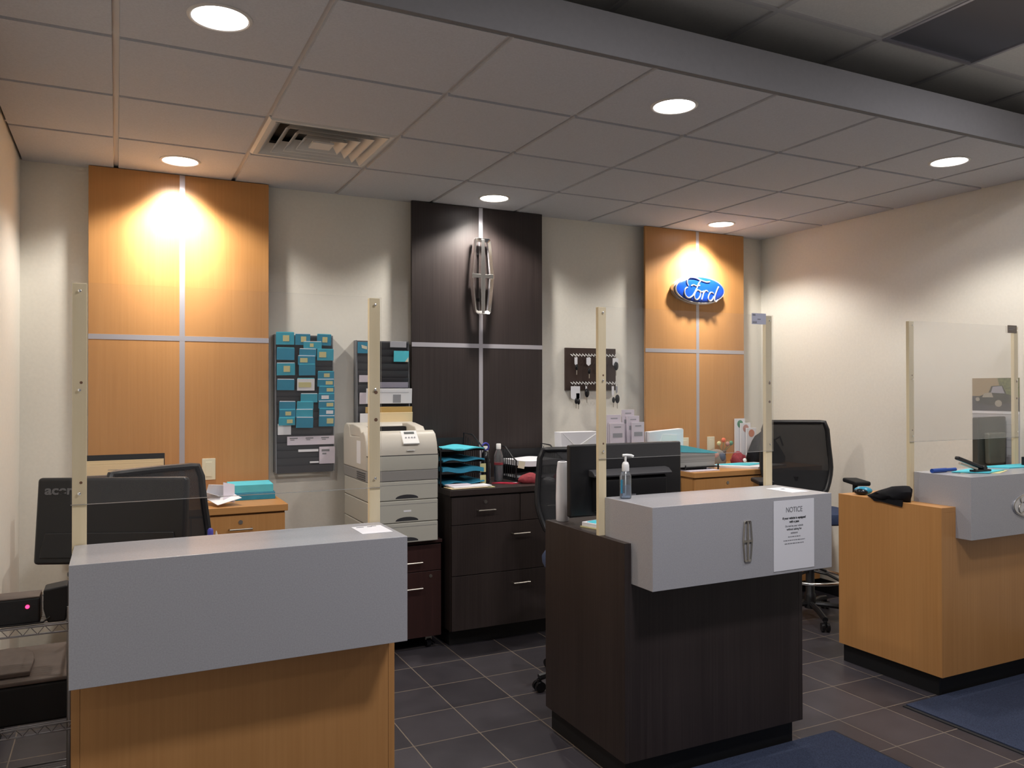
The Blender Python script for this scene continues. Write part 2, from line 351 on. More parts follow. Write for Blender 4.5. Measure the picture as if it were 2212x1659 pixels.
for i in range(6):
    if i: dup(d0, (*DOWN[i], CEIL), label=LBL[i])
    l = bpy.data.lights.new('downlight_beam', 'SPOT'); l.energy = SPOT_P[i]; l.color = (1.0, 0.945, 0.87)
    l.spot_size = math.radians(136 if i > 2 else 130); l.spot_blend = 0.42; l.shadow_soft_size = 0.055
    o = bpy.data.objects.new('downlight_beam', l); o.location = (DOWN[i][0], DOWN[i][1], CEIL-0.012); COL.objects.link(o)
    if CORE_P[i]:   # second tilted spot added to the lamp to boost the panel hot spot
        l = bpy.data.lights.new('downlight_boost_beam', 'SPOT'); l.energy = CORE_P[i]; l.color = (1.0, 0.95, 0.88)
        l.spot_size = math.radians(76); l.spot_blend = 1.0; l.shadow_soft_size = 0.05
        o = bpy.data.objects.new('downlight_boost_beam', l); o.location = (DOWN[i][0], DOWN[i][1], CEIL-0.012); o.rotation_euler = (math.radians(42), 0, 0); COL.objects.link(o)
# air diffuser
t = thing('ceiling_vent', 'square white air diffuser with nested louvres set in the tile ceiling', 'vent', (0.91, 3.969, CEIL))
def sqring(h0, z0, h1, z1, th):
    m = MB(); r = []
    for h, z in ((h0, z0), (h1, z1), (h1-th, z1+0.001), (h0-th, z0+0.001)): r += [(-h, -h, z), (h, -h, z), (h, h, z), (-h, h, z)]
    f = []
    for k in range(4):
        for i in range(4): f.append((k*4+i, k*4+(i+1) % 4, ((k+1) % 4)*4+(i+1) % 4, ((k+1) % 4)*4+i))
    m._f(r, f); return m
part('frame', sqring(0.300, 0.010, 0.288, -0.002, 0.022), M['vent'], t)
part('duct_back', MB().box(-0.298, 0.298, -0.298, 0.298, 0.085, 0.095), M['blackm'], t, label='dark duct opening')
part('duct_side', sqring(0.299, 0.012, 0.299, 0.09, 0.004), M['vent'], t)
for k, h in enumerate((0.268, 0.212, 0.158, 0.106)):
    part('louvre', sqring(h, -0.004, h-0.046, 0.046, 0.004), M['vent'], t)
part('louvre', MB().box(-0.052, 0.052, -0.052, 0.052, -0.004, 0.004), M['vent'], t)

# ---------------------------------------------------------------- wall panels
def panel(label, x0, x1, zb, mt, group, xv, zh=(1.789, 1.817)):
    t = thing('wall_panel', label, 'panel', ((x0+x1)/2, 4.85, zb), group=group); w = (x1-x0)/2; H = CEIL-0.003-zb
    part('board', MB().box(-w, w, 0.0, 0.02, 0, H), mt, t, bevel=0.0015)
    part('backing', MB().box(-w+0.05, w-0.05, 0.02, YB-4.85, 0, H-0.01), M['blackm'], t, label='dark recessed backing behind the board')
    v = xv-(x0+x1)/2
    part('vertical_strip', MB().box(v-0.014, v+0.014, -0.0015, 0.004, 0, H), M['alu'], t)
    part('horizontal_strip', MB().box(-w, w, -0.0017, 0.0038, zh[0]-zb, zh[1]-zb), M['alu'], t)
    return t
panel('tall maple wall panel with metal cross strips and no emblem, farthest left', -0.138, 0.803, 0.12, M['maple'], 'wall panels', 0.330)
panel('tall dark brown wall panel with metal cross strips behind the chrome emblem', 1.690, 2.640, 0.12, M['wenge'], 'wall panels', 2.174)
panel('tall maple wall panel with metal cross strips behind the blue oval sign', 3.510, 4.462, 0.12, M['maple'], 'wall panels', 3.998)

# chrome long emblem
def emblem(name, label, loc, H, Wm, dep, m, asthing=True, parent=None, back=0.0):
    hw, h = Wm/2, H/2; b = Wm*0.115
    t = thing(name, label, 'emblem', loc) if asthing else None
    mb = MB()
    def prof(k): # outer, inner outline quadrant
        return [(0, h), (hw*0.55, h), (hw*0.70, h*0.95), (hw*0.86, h*0.5), (hw, 0)]
    o_ = prof(0); oo = o_ + [(x, -z) for x, z in o_[::-1][1:]]
    out = oo + [(-x, z) for x, z in oo[::-1][1:-1]]
    inn = [(x*(1-2*b/Wm*1.25) , z*(1-b/h*1.3)) for x, z in out]
    n = len(out); d1, d0_ = -dep, 0
    vs = [(x, d1*0.55, z) for x, z in out] + [(x*0.93, d1, z*0.985) for x, z in out] + [(x, d1*0.55, z) for x, z in inn] + [(x, d0_, z) for x, z in inn] + [(x, d0_, z) for x, z in out]
    f = []
    for k in range(5):
        for i in range(n): f.append((k*n+i, k*n+(i+1) % n, ((k+1) % 5)*n+(i+1) % n, ((k+1) % 5)*n+i))
    mb._f(vs, f); p = t if t else parent
    kw = dict(bevel=0.0012 if H > 0.3 else 0.0)
    a = part('outer_ring' if t else 'emblem_badge', mb, m, p, **kw)
    w1 = Wm*0.065; w2 = Wm*0.10
    vb = MB().prism([(-w1, -h*0.96), (w1, -h*0.96), (w2, -h*0.08), (w2, h*0.08), (w1, h*0.96), (-w1, h*0.96), (-w2, h*0.08), (-w2, -h*0.08)], 'y', -dep*0.95, 0)
    hb = MB().prism([(-hw*0.96, -H*0.030), (-w2, -H*0.022), (w2, -H*0.022), (hw*0.96, -H*0.030), (hw*0.96, H*0.030), (w2, H*0.022), (-w2, H*0.022), (-hw*0.96, H*0.030)], 'y', -dep*0.93, 0)
    q = t if t else a
    part('vertical_bar', vb, m, q, bevel=0.0015 if t else 0); part('cross_bar', hb, m, q, bevel=0.0015 if t else 0)
    return t or a
e = emblem('chrome_emblem', 'tall narrow chrome cross-in-frame emblem mounted on the dark wall panel', (2.155, 4.805, 2.258), 0.505, 0.165, 0.040, M['chrome'])
for z in (-0.15, 0.15): part('stand_off', MB().cyl((0, 0, z), (0, 0.044, z), 0.012), M['blackm'], e)

# blue oval sign
def oval(rx, rz, y0, y1, dome=0.0, seg=64):
    m = MB(); vs = []; rings = [(1, y1), (1, y0)] + ([(0.94, y0-dome*0.4), (0.7, y0-dome*0.8), (0.35, y0-dome)] if dome else [])
    for k, y in rings: vs += [(k*rx*math.cos(2*PI*i/seg), y, k*rz*math.sin(2*PI*i/seg)) for i in range(seg)]
    n = len(rings); f = [(k*seg+i, k*seg+(i+1) % seg, (k+1)*seg+(i+1) % seg, (k+1)*seg+i) for k in range(n-1) for i in range(seg)]
    f += [tuple(range(seg)), tuple(range((n-1)*seg, n*seg))]; m._f(vs, f); return m
def ring(rx, rz, r, y, seg=64): return MB().tube([(rx*math.cos(2*PI*i/seg), y, rz*math.sin(2*PI*i/seg)) for i in range(seg)], r, 8, True)
def smoothpts(P, n=6):
    out = []
    for i in range(len(P)-1):
        p0, p1, p2, p3 = P[max(i-1, 0)], P[i], P[i+1], P[min(i+2, len(P)-1)]
        for k in range(n):
            u = k/n; out.append(tuple(0.5*((2*b)+(c-a)*u+(2*a-5*b+4*c-d)*u*u+(3*b-a-3*c+d)*u**3) for a, b, c, d in zip(p0, p1, p2, p3)))
    return out + [tuple(P[-1])]
SCRIPT = [[(705, 872), (692, 850), (694, 822), (722, 800), (775, 800), (840, 818), (900, 830), (938, 824)],
          [(838, 820), (815, 850), (785, 905), (750, 955), (712, 975), (678, 962), (663, 930), (672, 900), (696, 886)],
          [(735, 872), (760, 862), (795, 872), (828, 862)],
          [(826, 912), (800, 905), (775, 930), (768, 965), (785, 988), (812, 980), (832, 950), (832, 920), (820, 906), (846, 918), (866, 912)],
          [(872, 906), (862, 945), (848, 985)], [(862, 940), (880, 914), (902, 904), (916, 916)],
          [(978, 925), (952, 916), (928, 940), (920, 972), (936, 992), (962, 984), (984, 950)],
          [(1036, 862), (1012, 905), (992, 955), (990, 988), (1006, 996), (1026, 978)]]
def script(sc, y, r, cx=846, cz=900):
    m = MB()
    for p in SCRIPT: m.tube(smoothpts([((a-cx)*sc, y, (cz-b)*sc) for a, b in p]), r, 8)
    return m
t = thing('oval_sign', 'blue oval sign with raised silver script lettering on the right maple panel', 'sign', (3.982, 4.800, 2.268))
part('backing_plate', oval(0.243, 0.110, 0.012, 0.050), M['silver'], t, bevel=0.002)
part('blue_face', oval(0.226, 0.093, -0.006, 0.012, 0.010), M['blue'], t, smooth=True)
part('rim', ring(0.232, 0.099, 0.0065, 0.0), M['silver'], t, smooth=True)
part('lettering', script(0.00088, -0.016, 0.0056), M['silver'], t, smooth=True)

# ---------------------------------------------------------------- desks
def desk(label, x0, yf, wd, mt, mth, bx, by, bd, bw, group='service desks'):
    t = thing('service_desk', label, 'desk', (x0, yf, 0), group=group); D = 0.62
    part('side_panel', MB().box(0, 0.02, 0.0, D, 0.10, 0.93), mt, t, bevel=0.001)
    part('side_panel', MB().box(wd-0.02, wd, 0.0, D, 0.10, 0.93), mt, t, bevel=0.001)
    part('front_panel', MB().box(0.0205, wd-0.0205, 0.001, 0.021, 0.10, 0.905), mt, t)
    part('worktop', MB().box(0.0205, wd-0.0205, 0.001, D-0.001, 0.905, 0.929), mth, t, bevel=0.001)
    part('toe_kick', MB().box(0.025, 0.045, 0.035, D-0.01, 0.0, 0.10).box(wd-0.045, wd-0.025, 0.035, D-0.01, 0.0, 0.10).box(0.045, wd-0.045, 0.035, 0.055, 0.0, 0.10), M['kick'], t, bevel=0.001)
    b = part('counter_box', MB().box(bx, bx+bw, by, by+bd, 0.775, 1.082), M['grey'], t, bevel=0.0012, label='raised grey laminate counter box')
    return t
dL = desk('maple desk with a plain long grey counter box, nearest at the left', -0.105, 2.363, 0.872, M['maple'], M['mapleh'], 0.0, -0.123, 0.285, 0.872)
dD = desk('dark brown desk with a notice taped to its grey counter box', 1.718, 2.510, 0.912, M['wenge'], M['wengeh'], 0.030, -0.135, 0.315, 0.908)
dR = desk('maple desk with an oval badge on its grey counter box, at the right edge', 3.610, 2.560, 0.912, M['maple'], M['mapleh'], 0.108, -0.080, 0.310, 0.908)
bd = emblem('badge', '', (0, 0, 0), 0.160, 0.050, 0.006, M['nickel'], False, dD); bd.location = (0.480, -0.1355, 0.922)
bR = part('oval_badge', oval(0.135, 0.062, -0.006, 0.0, 0.001), M['silver'], dR, bevel=0.001, loc=(0.565, -0.0803, 0.921))
part('lettering', script(0.00050, -0.008, 0.0032), M['nickel'], bR, smooth=True); part('rim', ring(0.130, 0.057, 0.003, -0.006), M['nickel'], bR, smooth=True)

# ---------------------------------------------------------------- acrylic guards on pine posts
def guard(label, xl, xr, y, z0s, zt, zp):
    t = thing('sneeze_guard', label, 'screen', (xl, y, z0s[0]), group='sneeze guards'); h = zt-z0s[0]
    for k, (px, z0) in enumerate(((0, z0s[0]), (xr-xl-0.036, z0s[1]))):
        p = part('post', MB().box(px, px+0.036, 0, 0.019, z0-z0s[0], h), M['pine'], t, bevel=0.0012)
        for kz in ((zp+0.06 if k == 0 else zp+0.22)-z0s[0], 0.55*(zt-zp)+zp-z0s[0]-0.03*k):
            part('knot', MB().cyl((px+0.022, -0.0004, kz), (px+0.022, 0.002, kz), 0.004+0.002*k, seg=10), M['knot'], p)
    pane = part('clear_pane', MB().box(-0.003, xr-xl+0.003, -0.0056, -0.0006, zp-z0s[0], h+0.002), M['acrylic'], t)
    part('pane_edge', MB().box(-0.003, xr-xl+0.003, -0.0058, -0.0004, zp-z0s[0]-0.0015, zp-z0s[0]), M['acr_edge'], pane)
    for px in (0.018, xr-xl-0.018):
        for z in (zt-0.022, (zt+zp)/2+0.01, zp+0.03):
            part('screw', MB().lathe([(0.0045, 0), (0.0042, 0.0018), (0.0015, 0.003)], seg=12), M['chrome'], t, smooth=True, loc=(px, -0.0057, z-z0s[0]), rot=(PI/2, 0, 0))
    return t
gL = guard('clear acrylic guard on two pine posts behind the plain grey counter at left', -0.111, 0.772, 2.528, (0.9295, 0.9295), 1.812, 1.195)
gD = guard('clear acrylic guard on two pine posts behind the counter with the notice', 1.720, 2.640, 2.692, (0.9295, 0.9295), 1.842, 1.236)
gR = guard('clear acrylic guard on two pine posts at the far right counter', 3.690, 4.612, 2.793, (0.9295, 0.9295), 1.866, 1.238)
# cards fixed to the panes
def card(name, label, cat, x0, x1, y, z0, z1, m, marks, group=None):
    t = thing(name, label, cat, ((x0+x1)/2, y, z0), group=group); w = (x1-x0)/2
    part('sheet', MB().box(-w, w, 0, 0.0008, 0, z1-z0), m, t)
    pm = MB()
    for a, b, c, d in marks: pm.box(-w+a*2*w, -w+b*2*w, -0.0006, 0, c*(z1-z0), d*(z1-z0))
    if marks: part('print', pm, M['inkl'], t)
    return t
card('name_card', 'small grey card on the pane beside the right post of the middle guard', 'card', 2.516, 2.599, 2.6848, 1.801, 1.850, mat('grey_card', (0.42, 0.42, 0.50), 0.6), [(0.05, 0.25, 0.78, 0.92), (0.4, 0.62, 0.42, 0.5), (0.05, 0.35, 0.1, 0.18), (0.05, 0.35, 0.22, 0.27)])
card('name_card', 'small dark card on the pane at the far right guard', 'card', 4.506, 4.590, 2.7858, 1.828, 1.872, mat('dark_card', (0.16, 0.13, 0.11), 0.6), [(0.1, 0.8, 0.62, 0.7), (0.1, 0.6, 0.4, 0.48)])

# notice sheet
t = thing('notice_sheet', 'white printed NOTICE sheet taped to the front of the grey counter', 'sign', (2.444, 2.374, 0.788))
part('paper', MB().box(-0.110, 0.110, -0.0008, 0.0, 0, 0.280), M['white'], t)
text('heading', 'NOTICE', 0.030, M['inkl'], t, (0, -0.0010, 0.231), sx=0.82)
for s, z, sz, mm, bo in [('If your vehicle is equipped', 0.2035, 0.0125, M['ink'], 0.0003), ('with a pass', 0.1890, 0.0125, M['ink'], 0.0003),
                         ('Do not let your vehicle', 0.1725, 0.0108, M['inkl'], 0), ('without asking for', 0.1590, 0.0118, M['ink'], 0), ('assistance', 0.1450, 0.0100, M['inkl'], 0)]:
    text('text_line', s, sz, mm, t, (0, -0.0010, z), bold=bo, sx=0.95)
ln = MB()
for z, w in ((0.1305, 0.033), (0.1165, 0.058), (0.1035, 0.052)):
    x = -w
    while x < w:
        l_ = rnd.uniform(0.006, 0.014); ln.box(x, min(x+l_, w), -0.0012, -0.0008, z, z+0.0035); x += l_+0.003
part('small_print', ln, M['inkl'], t)

# cards lying on the counters
def flat(name, label, cat, pts, z, m, th=0.0006, group=None):
    cx = sum(p[0] for p in pts)/len(pts); cy = sum(p[1] for p in pts)/len(pts)
    return tag(part(name, MB().prism([(x-cx, y-cy) for x, y in pts], 'z', 0, th), m, loc=(cx, cy, z)), label, cat, group)
t = thing('paper_card', 'small white printed card lying on the right end of the plain grey counter', 'card', (0.705, 2.396, 1.0822))
part('sheet', MB().box(-0.047, 0.047, -0.065, 0.065, 0, 0.0006), M['white'], t)
part('print', MB().box(-0.035, -0.012, 0.045, 0.052, 0.0006, 0.0009).box(0.0, 0.014, 0.046, 0.053, 0.0006, 0.0009).box(0.014, 0.030, 0.052, 0.058, 0.0006, 0.0009), M['ink'], t)
t = thing('paper_card', 'small white card lying behind the notice on top of the dark desk counter', 'card', (2.566, 2.530, 1.0822))
part('sheet', MB().box(-0.048, 0.048, -0.076, 0.076, 0, 0.0006), M['white'], t); part('print', MB().box(-0.008, 0.012, 0.02, 0.035, 0.0006, 0.0009), M['ink'], t)

# ---------------------------------------------------------------- credenzas along the back wall
def handle(m, x, z, w=0.055, y=-0.012):
    return m.tube([(x-w, y+0.012, z), (x-w, y-0.014, z), (x+w, y-0.014, z), (x+w, y+0.012, z)], 0.005, 8)
def credenza(label, x0, x1, yf, zt, mt, mth):
    t = thing('credenza', label, 'cabinet', (x0, yf, 0), group='credenzas'); w = x1-x0; D = 4.846-yf
    part('carcass', MB().box(0.012, w-0.012, 0.022, D, 0.10, zt-0.036), mt, t, bevel=0.001)
    part('top', MB().box(0, w, -0.012, D, zt-0.036, zt), mth, t, bevel=0.003)
    part('toe_kick', MB().box(0.03, w-0.03, 0.085, D, 0, 0.10), M['kick'], t)
    h = w/2
    for (a, b, c, d, lx, lk) in ((0.014, h-0.002, 0.722, zt-0.046, h/2, True), (h+0.002, w-0.014, 0.722, zt-0.046, 1.5*h, True), (0.014, w-0.014, 0.425, 0.718, h, False), (0.014, w-0.014, 0.105, 0.421, h, False)):
        dr = part('drawer', MB().box(a, b, 0.0, 0.020, c, d), mt, t, bevel=0.0015)
        hz = (d-0.072) if not lk else c+0.078
        part('handle', handle(MB(), lx, hz), M['nickel'], dr, smooth=True)
        if lk: part('lock', MB().cyl((lx, 0.0, d-0.035), (lx, -0.004, d-0.035), 0.011), M['nickel'], dr, smooth=True)
    return t
credenza('maple credenza against the left maple wall panel', -0.140, 0.808, 4.290, 0.915, M['maple'], M['mapleh'])
credenza('dark brown credenza with three visible metal handles beside the printer', 1.732, 2.650, 4.310, 0.928, M['wenge'], M['wengeh'])
credenza('maple credenza in the right back corner below the blue oval sign', 3.505, 4.700, 4.300, 0.945, M['maple'], M['mapleh'])

# ---------------------------------------------------------------- pedestal and printer
t = thing('mobile_pedestal', 'reddish brown file pedestal on casters under the printer', 'cabinet', (1.27, 4.37, 0))
part('carcass', MB().box(0, 0.435, 0.02, 0.46, 0.075, 0.620), M['mahog'], t, bevel=0.002)
part('top', MB().box(-0.004, 0.439, -0.004, 0.464, 0.6203, 0.640), M['mahog'], t, bevel=0.003)
for a, b, hz in ((0.462, 0.612, 0.517), (0.080, 0.458, 0.368)):
    dr = part('drawer', MB().box(0.003, 0.432, 0.0, 0.0195, a, b), M['mahog'], t, bevel=0.0015)
    part('handle', handle(MB(), 0.235, hz, 0.075), M['nickel'], dr, smooth=True)
part('lock', MB().cyl((0.367, 0.0, 0.430), (0.367, -0.004, 0.430), 0.010), M['nickel'], t, smooth=True)
for x in (0.06, 0.375):
    for y in (0.07, 0.40):
        c = part('caster', MB().cyl((x-0.014, y, 0.028), (x+0.014, y, 0.028), 0.028, seg=18), M['gloss'], t, bevel=0.003)
        part('caster_fork', MB().box(x-0.02, x+0.02, y-0.014, y+0.02, 0.045, 0.075), M['nickel'], c)

t = thing('laser_printer', 'large beige laser printer with stacked paper trays on the brown pedestal', 'printer', (1.243, 4.325, 0.6405)); w = 0.425
z0 = 0.6405
body = [(0.010, 0.415), (0.505, 0.415), (0.510, 0.62), (0.490, 0.655), (0.455, 0.672), (0.395, 0.668), (0.370, 0.655), (0.355, 0.600), (0.150, 0.605), (0.120, 0.630), (0.075, 0.636), (0.040, 0.618), (0.015, 0.570), (0.000, 0.500)]
part('body', MB().prism([(y, z) for y, z in body], 'x', 0.0, w), M['beige'], t, bevel=0.010, seg=3)
part('top_shoulder', MB().prism([(0.10, 0.60), (0.36, 0.60), (0.40, 0.668), (0.30, 0.672), (0.16, 0.655)], 'x', 0.004, 0.060), M['beige'], t, bevel=0.008)
part('top_shoulder', MB().prism([(0.10, 0.60), (0.36, 0.60), (0.40, 0.668), (0.30, 0.672), (0.16, 0.655)], 'x', w-0.090, w-0.030), M['beige'], t, bevel=0.008)
part('output_slot', MB().box(0.065, w-0.095, 0.300, 0.352, 0.606, 0.650), M['blackm'], t, label='black paper output slot')
part('front_cover', MB().prism([(-0.004, 0.415), (0.012, 0.415), (0.012, 0.50), (-0.010, 0.50), (-0.012, 0.46)], 'x', 0.004, w-0.004), M['beige2'], t, bevel=0.003)
part('seam', MB().box(0.0, w, -0.0115, 0.006, 0.499, 0.502), M['ink'], t)
part('grey_band', MB().box(0.002, w-0.002, -0.002, 0.50, 0.355, 0.4145), M['beigegrey'], t, bevel=0.004)
for k, (a, b) in enumerate(((0.245, 0.354), (0.118, 0.243), (0.002, 0.116))):
    tr = part('paper_tray', MB().box(0.004, w-0.002, 0.0, 0.495, a, b), M['beige2'], t, bevel=0.006)
    arc = [(0.235 + 0.068*math.cos(PI*i/10), a+0.010+0.022*math.sin(PI*i/10)) for i in range(11)]
    part('pull_recess', MB().prism(arc, 'y', -0.0012, 0.004), M['ink'], tr)
    part('tray_line', MB().box(0.01, w-0.01, -0.001, 0.004, b-0.022, b-0.0205), M['inkl'], tr)
part('maker_plate', MB().box(0.215, 0.260, -0.0012, 0.004, 0.178, 0.188), M['white'], t)
cp = part('control_panel', MB().obox((0, 0, 0), (0.098, 0.014, 0.096), (0, 0, 0)), M['whitep'], t, bevel=0.004, loc=(0.262, 0.030, 0.597), rot=(math.radians(-42), 0, 0))
part('display', MB().box(-0.030, 0.030, -0.009, -0.006, 0.022, 0.036), M['lcd'], cp)
bt = MB()
for x in (-0.026, -0.008, 0.010, 0.026): bt.cyl((x, -0.006, -0.005), (x, -0.0095, -0.005), 0.005, seg=12)
part('buttons', bt, M['greyprint'], cp)
part('maker_badge', MB().box(0.235, 0.280, -0.0095, 0.0, 0.525, 0.530), M['whitep'], t)
vs_ = MB()
for k in range(4): vs_.box(-0.0012, 0.003, 0.03, 0.20, 0.400-0.012*k, 0.404-0.012*k)
part('side_vents', vs_, M['ink'], t); part('side_label', MB().box(-0.001, 0.002, 0.12, 0.20, 0.45, 0.58), M['white'], t)

# ---------------------------------------------------------------- chairs
def make_chair(label):
    t = thing('drafting_chair', label, 'chair', (0, 0, 0), group='mesh drafting chairs')
    for k in range(5):
        a = PI/2 + 2*PI*k/5 + PI; c, s = math.cos(a), math.sin(a)
        leg = part('leg', MB().tube([(0.03*c, 0.03*s, 0.10), (0.17*c, 0.17*s, 0.095), (0.30*c, 0.30*s, 0.075)], 0.018, 8), M['black'], t, smooth=True)
        ct = MB()
        for q in (-0.016, 0.016): ct.cyl((0.30*c-s*(q-0.009), 0.30*s+c*(q-0.009), 0.028), (0.30*c-s*(q+0.009), 0.30*s+c*(q+0.009), 0.028), 0.028, seg=16)
        ct.cyl((0.30*c, 0.30*s, 0.03), (0.30*c, 0.30*s, 0.068), 0.012)
        part('caster', ct, M['gloss'], leg, bevel=0.002)
    part('gas_column', MB().lathe([(0.036, 0.07), (0.036, 0.16), (0.028, 0.17), (0.028, 0.44), (0.018, 0.45), (0.018, 0.60)]), M['black'], t, smooth=True)
    fr = part('foot_ring', MB().tube([(0.225*math.cos(2*PI*i/48), 0.225*math.sin(2*PI*i/48), 0.275) for i in range(48)], 0.011, 10, True), M['chrome'], t, smooth=True)
    sp = MB()
    for k in range(4): a = PI/4+k*PI/2; sp.tube([(0.03*math.cos(a), 0.03*math.sin(a), 0.315), (0.12*math.cos(a), 0.12*math.sin(a), 0.31), (0.225*math.cos(a), 0.225*math.sin(a), 0.275)], 0.009, 8)
    part('ring_spokes', sp, M['black'], fr, smooth=True)
    part('seat_mechanism', MB().box(-0.09, 0.09, -0.11, 0.13, 0.595, 0.64), M['black'], t, bevel=0.01)
    st = MB(); n = 28
    for (k, z) in ((0.80, 0.640), (0.99, 0.655), (1.0, 0.690), (0.94, 0.715), (0.6, 0.722)):
        pass
    def se(a, k): # superellipse
        c, s = math.cos(a), math.sin(a); return (0.245*k*math.copysign(abs(c)**0.55, c), 0.235*k*math.copysign(abs(s)**0.55, s))
    rings = [(0.85, 0.642), (0.99, 0.655), (1.0, 0.690), (0.94, 0.715), (0.6, 0.724)]
    vs = [(*se(2*PI*i/n, k), z) for k, z in rings for i in range(n)]
    f = [(r*n+i, r*n+(i+1) % n, (r+1)*n+(i+1) % n, (r+1)*n+i) for r in range(4) for i in range(n)] + [tuple(range(n)), tuple(range(4*n, 5*n))]
    st._f(vs, f); part('seat', st, M['bluefab'], t, smooth=True, label='navy fabric seat')
    # back: frame outline curved in plan, slightly reclined
    def bp(u, v): # u -1..1, v 0..1
        w = 0.175 + 0.063*math.sin(min(1, v/0.45)*PI/2) - 0.022*max(0, v-0.45)/0.55; z = 0.76 + 0.52*v
        return Vector((u*w, 0.275 + 0.02*math.sin(v*PI) + 0.07*v - 0.025*u*u + 0.03*(1-v)*0, z))
    out = [bp(-1, v/10) for v in range(1, 10)] + [bp(-0.93, 1)] + [bp(u/10, 1.0) for u in range(-8, 9, 2)] + [bp(0.93, 1)] + [bp(1, v/10) for v in range(9, 0, -1)] + [bp(0.8, 0.0)] + [bp(u/10, 0) for u in range(6, -7, -2)] + [bp(-0.8, 0)]
    part('backrest_frame', MB().tube(out, 0.016, 8, True), M['black'], t, smooth=True)
    ms = MB(); NU, NV = 12, 10
    vs = [bp(-0.97+1.94*i/NU, 0.02+0.96*j/NV) for j in range(NV+1) for i in range(NU+1)]
    ms._f(vs, [(j*(NU+1)+i, j*(NU+1)+i+1, (j+1)*(NU+1)+i+1, (j+1)*(NU+1)+i) for j in range(NV) for i in range(NU)])
    o = part('backrest_mesh', ms, M['meshfab'], t, smooth=True); sm = o.modifiers.new('thick', 'SOLIDIFY'); sm.thickness = 0.002
    lb = MB(); vs = [bp(-0.98+1.96*i/NU, 0.05+0.30*j/4)+Vector((0, 0.012, 0)) for j in range(5) for i in range(NU+1)]
    lb._f(vs, [(j*(NU+1)+i, j*(NU+1)+i+1, (j+1)*(NU+1)+i+1, (j+1)*(NU+1)+i) for j in range(4) for i in range(NU)])
    o = part('lumbar_pad', lb, M['black'], t, smooth=True); sm = o.modifiers.new('thick', 'SOLIDIFY'); sm.thickness = 0.01
    part('back_bracket', MB().tube([(0, 0.10, 0.615), (0, 0.26, 0.62), (0, 0.325, 0.70), (0, 0.32, 0.90)], 0.022, 8), M['black'], t, smooth=True)
    for sgn in (-1, 1):
        a = part('armrest', MB().tube([(sgn*0.09, 0.03, 0.625), (sgn*0.28, 0.03, 0.63), (sgn*0.305, 0.03, 0.70), (sgn*0.305, 0.03, 0.89)], 0.017, 8), M['black'], t, smooth=True)
        part('arm_pad', MB().obox((sgn*0.305, 0.01, 0.900), (0.10, 0.24, 0.030)), M['blackm'], a, bevel=0.011, seg=3)
    return t
ch = make_chair('black mesh-back chair with navy seat and chrome foot ring near the right wall')
ch.location = (4.105, 3.85, 0); ch.rotation_euler = (0, 0, -0.52)
cD = dup(ch, (2.20, 3.52, 0), -0.35, 'black mesh-back chair mostly hidden behind the wide monitor on the dark desk')
cL = dup(ch, (0.33, 3.33, 0), 0.60, 'black mesh-back chair behind the monitor at the left desk')
cD.scale = (1, 1, 0.92)
for a in [c for c in cD.children if c.name.startswith('armrest')]:
    for q in list(a.children): bpy.data.objects.remove(q)
    bpy.data.objects.remove(a)
cL.scale = (1, 1, 0.925)

# ---------------------------------------------------------------- monitors
t = thing('monitor', 'black monitor seen from behind on the left maple desk, leaning behind the pine post', 'monitor', (-0.018, 2.86, 0.9295), rot=(0, 0, -0.40))
sh = part('shell', MB().box(-0.235, 0.235, -0.012, 0.026, 0, 0.275), M['black'], t, bevel=0.012, seg=3, loc=(0, 0, 0.028), rot=(math.radians(-6), 0, 0))
tx = [(-0.215, 0.02), (0.215, 0.02), (0.20, 0.10), (-0.20, 0.10)]
part('rear_bulge', MB().prism(tx, 'y', -0.018, -0.010), M['black'], sh, bevel=0.010)
part('screen', MB().box(-0.22, 0.22, 0.0262, 0.0275, 0.015, 0.262), M['gloss'], sh)
text('lettering', 'acer', 0.040, mat('dim_grey_lettering', (0.13, 0.13, 0.14), 0.4), sh, (-0.165, -0.0130, 0.222), bold=0.0012, sx=1.25)
part('neck', MB().box(-0.03, 0.03, 0.0, 0.02, 0.008, 0.12), M['black'], t, bevel=0.004)
part('base', MB().lathe([(0.105, 0.0), (0.105, 0.006), (0.06, 0.010)], sx=1.2, sy=0.9), M['black'], t, smooth=True)
t = thing('monitor', 'wide black monitor seen from behind on the dark desk, with a ledge across its back', 'monitor', (2.030, 2.95, 0.9295))
sh = part('shell', MB().box(-0.296, 0.296, -0.010, 0.022, 0.035, 0.345), M['black'], t, bevel=0.008, seg=3)
part('rear_housing', MB().prism([(-0.010, 0.05), (-0.045, 0.06), (-0.050, 0.19), (-0.020, 0.215), (-0.010, 0.215)], 'x', -0.185, 0.185), M['black'], sh, bevel=0.004)
part('rear_ledge', MB().prism([(-0.010, 0.205), (-0.062, 0.205), (-0.064, 0.214), (-0.040, 0.232), (-0.010, 0.236)], 'x', -0.205, 0.205), mat('grey_black_plastic', (0.045, 0.045, 0.05), 0.35), sh, bevel=0.004)
part('rating_label', MB().box(-0.035, 0.015, -0.0515, -0.049, 0.075, 0.125), M['inkl'], sh)
part('label_strip', MB().box(-0.055, -0.040, -0.0515, -0.049, 0.085, 0.130), M['white'], sh)
part('screen', MB().box(-0.285, 0.285, 0.0222, 0.0235, 0.048, 0.335), M['gloss'], sh)
part('neck', MB().box(-0.04, 0.04, -0.005, 0.015, 0.008, 0.10), M['black'], t, bevel=0.004)
part('base', MB().lathe([(0.12, 0.0), (0.12, 0.006), (0.06, 0.010)], sx=1.1, sy=0.75), M['black'], t, smooth=True)
t = thing('monitor', 'small dark monitor turned edge-on in front of the wall calendar at right', 'monitor', (4.55, 2.925, 0.9295), rot=(0, 0, 0.12))
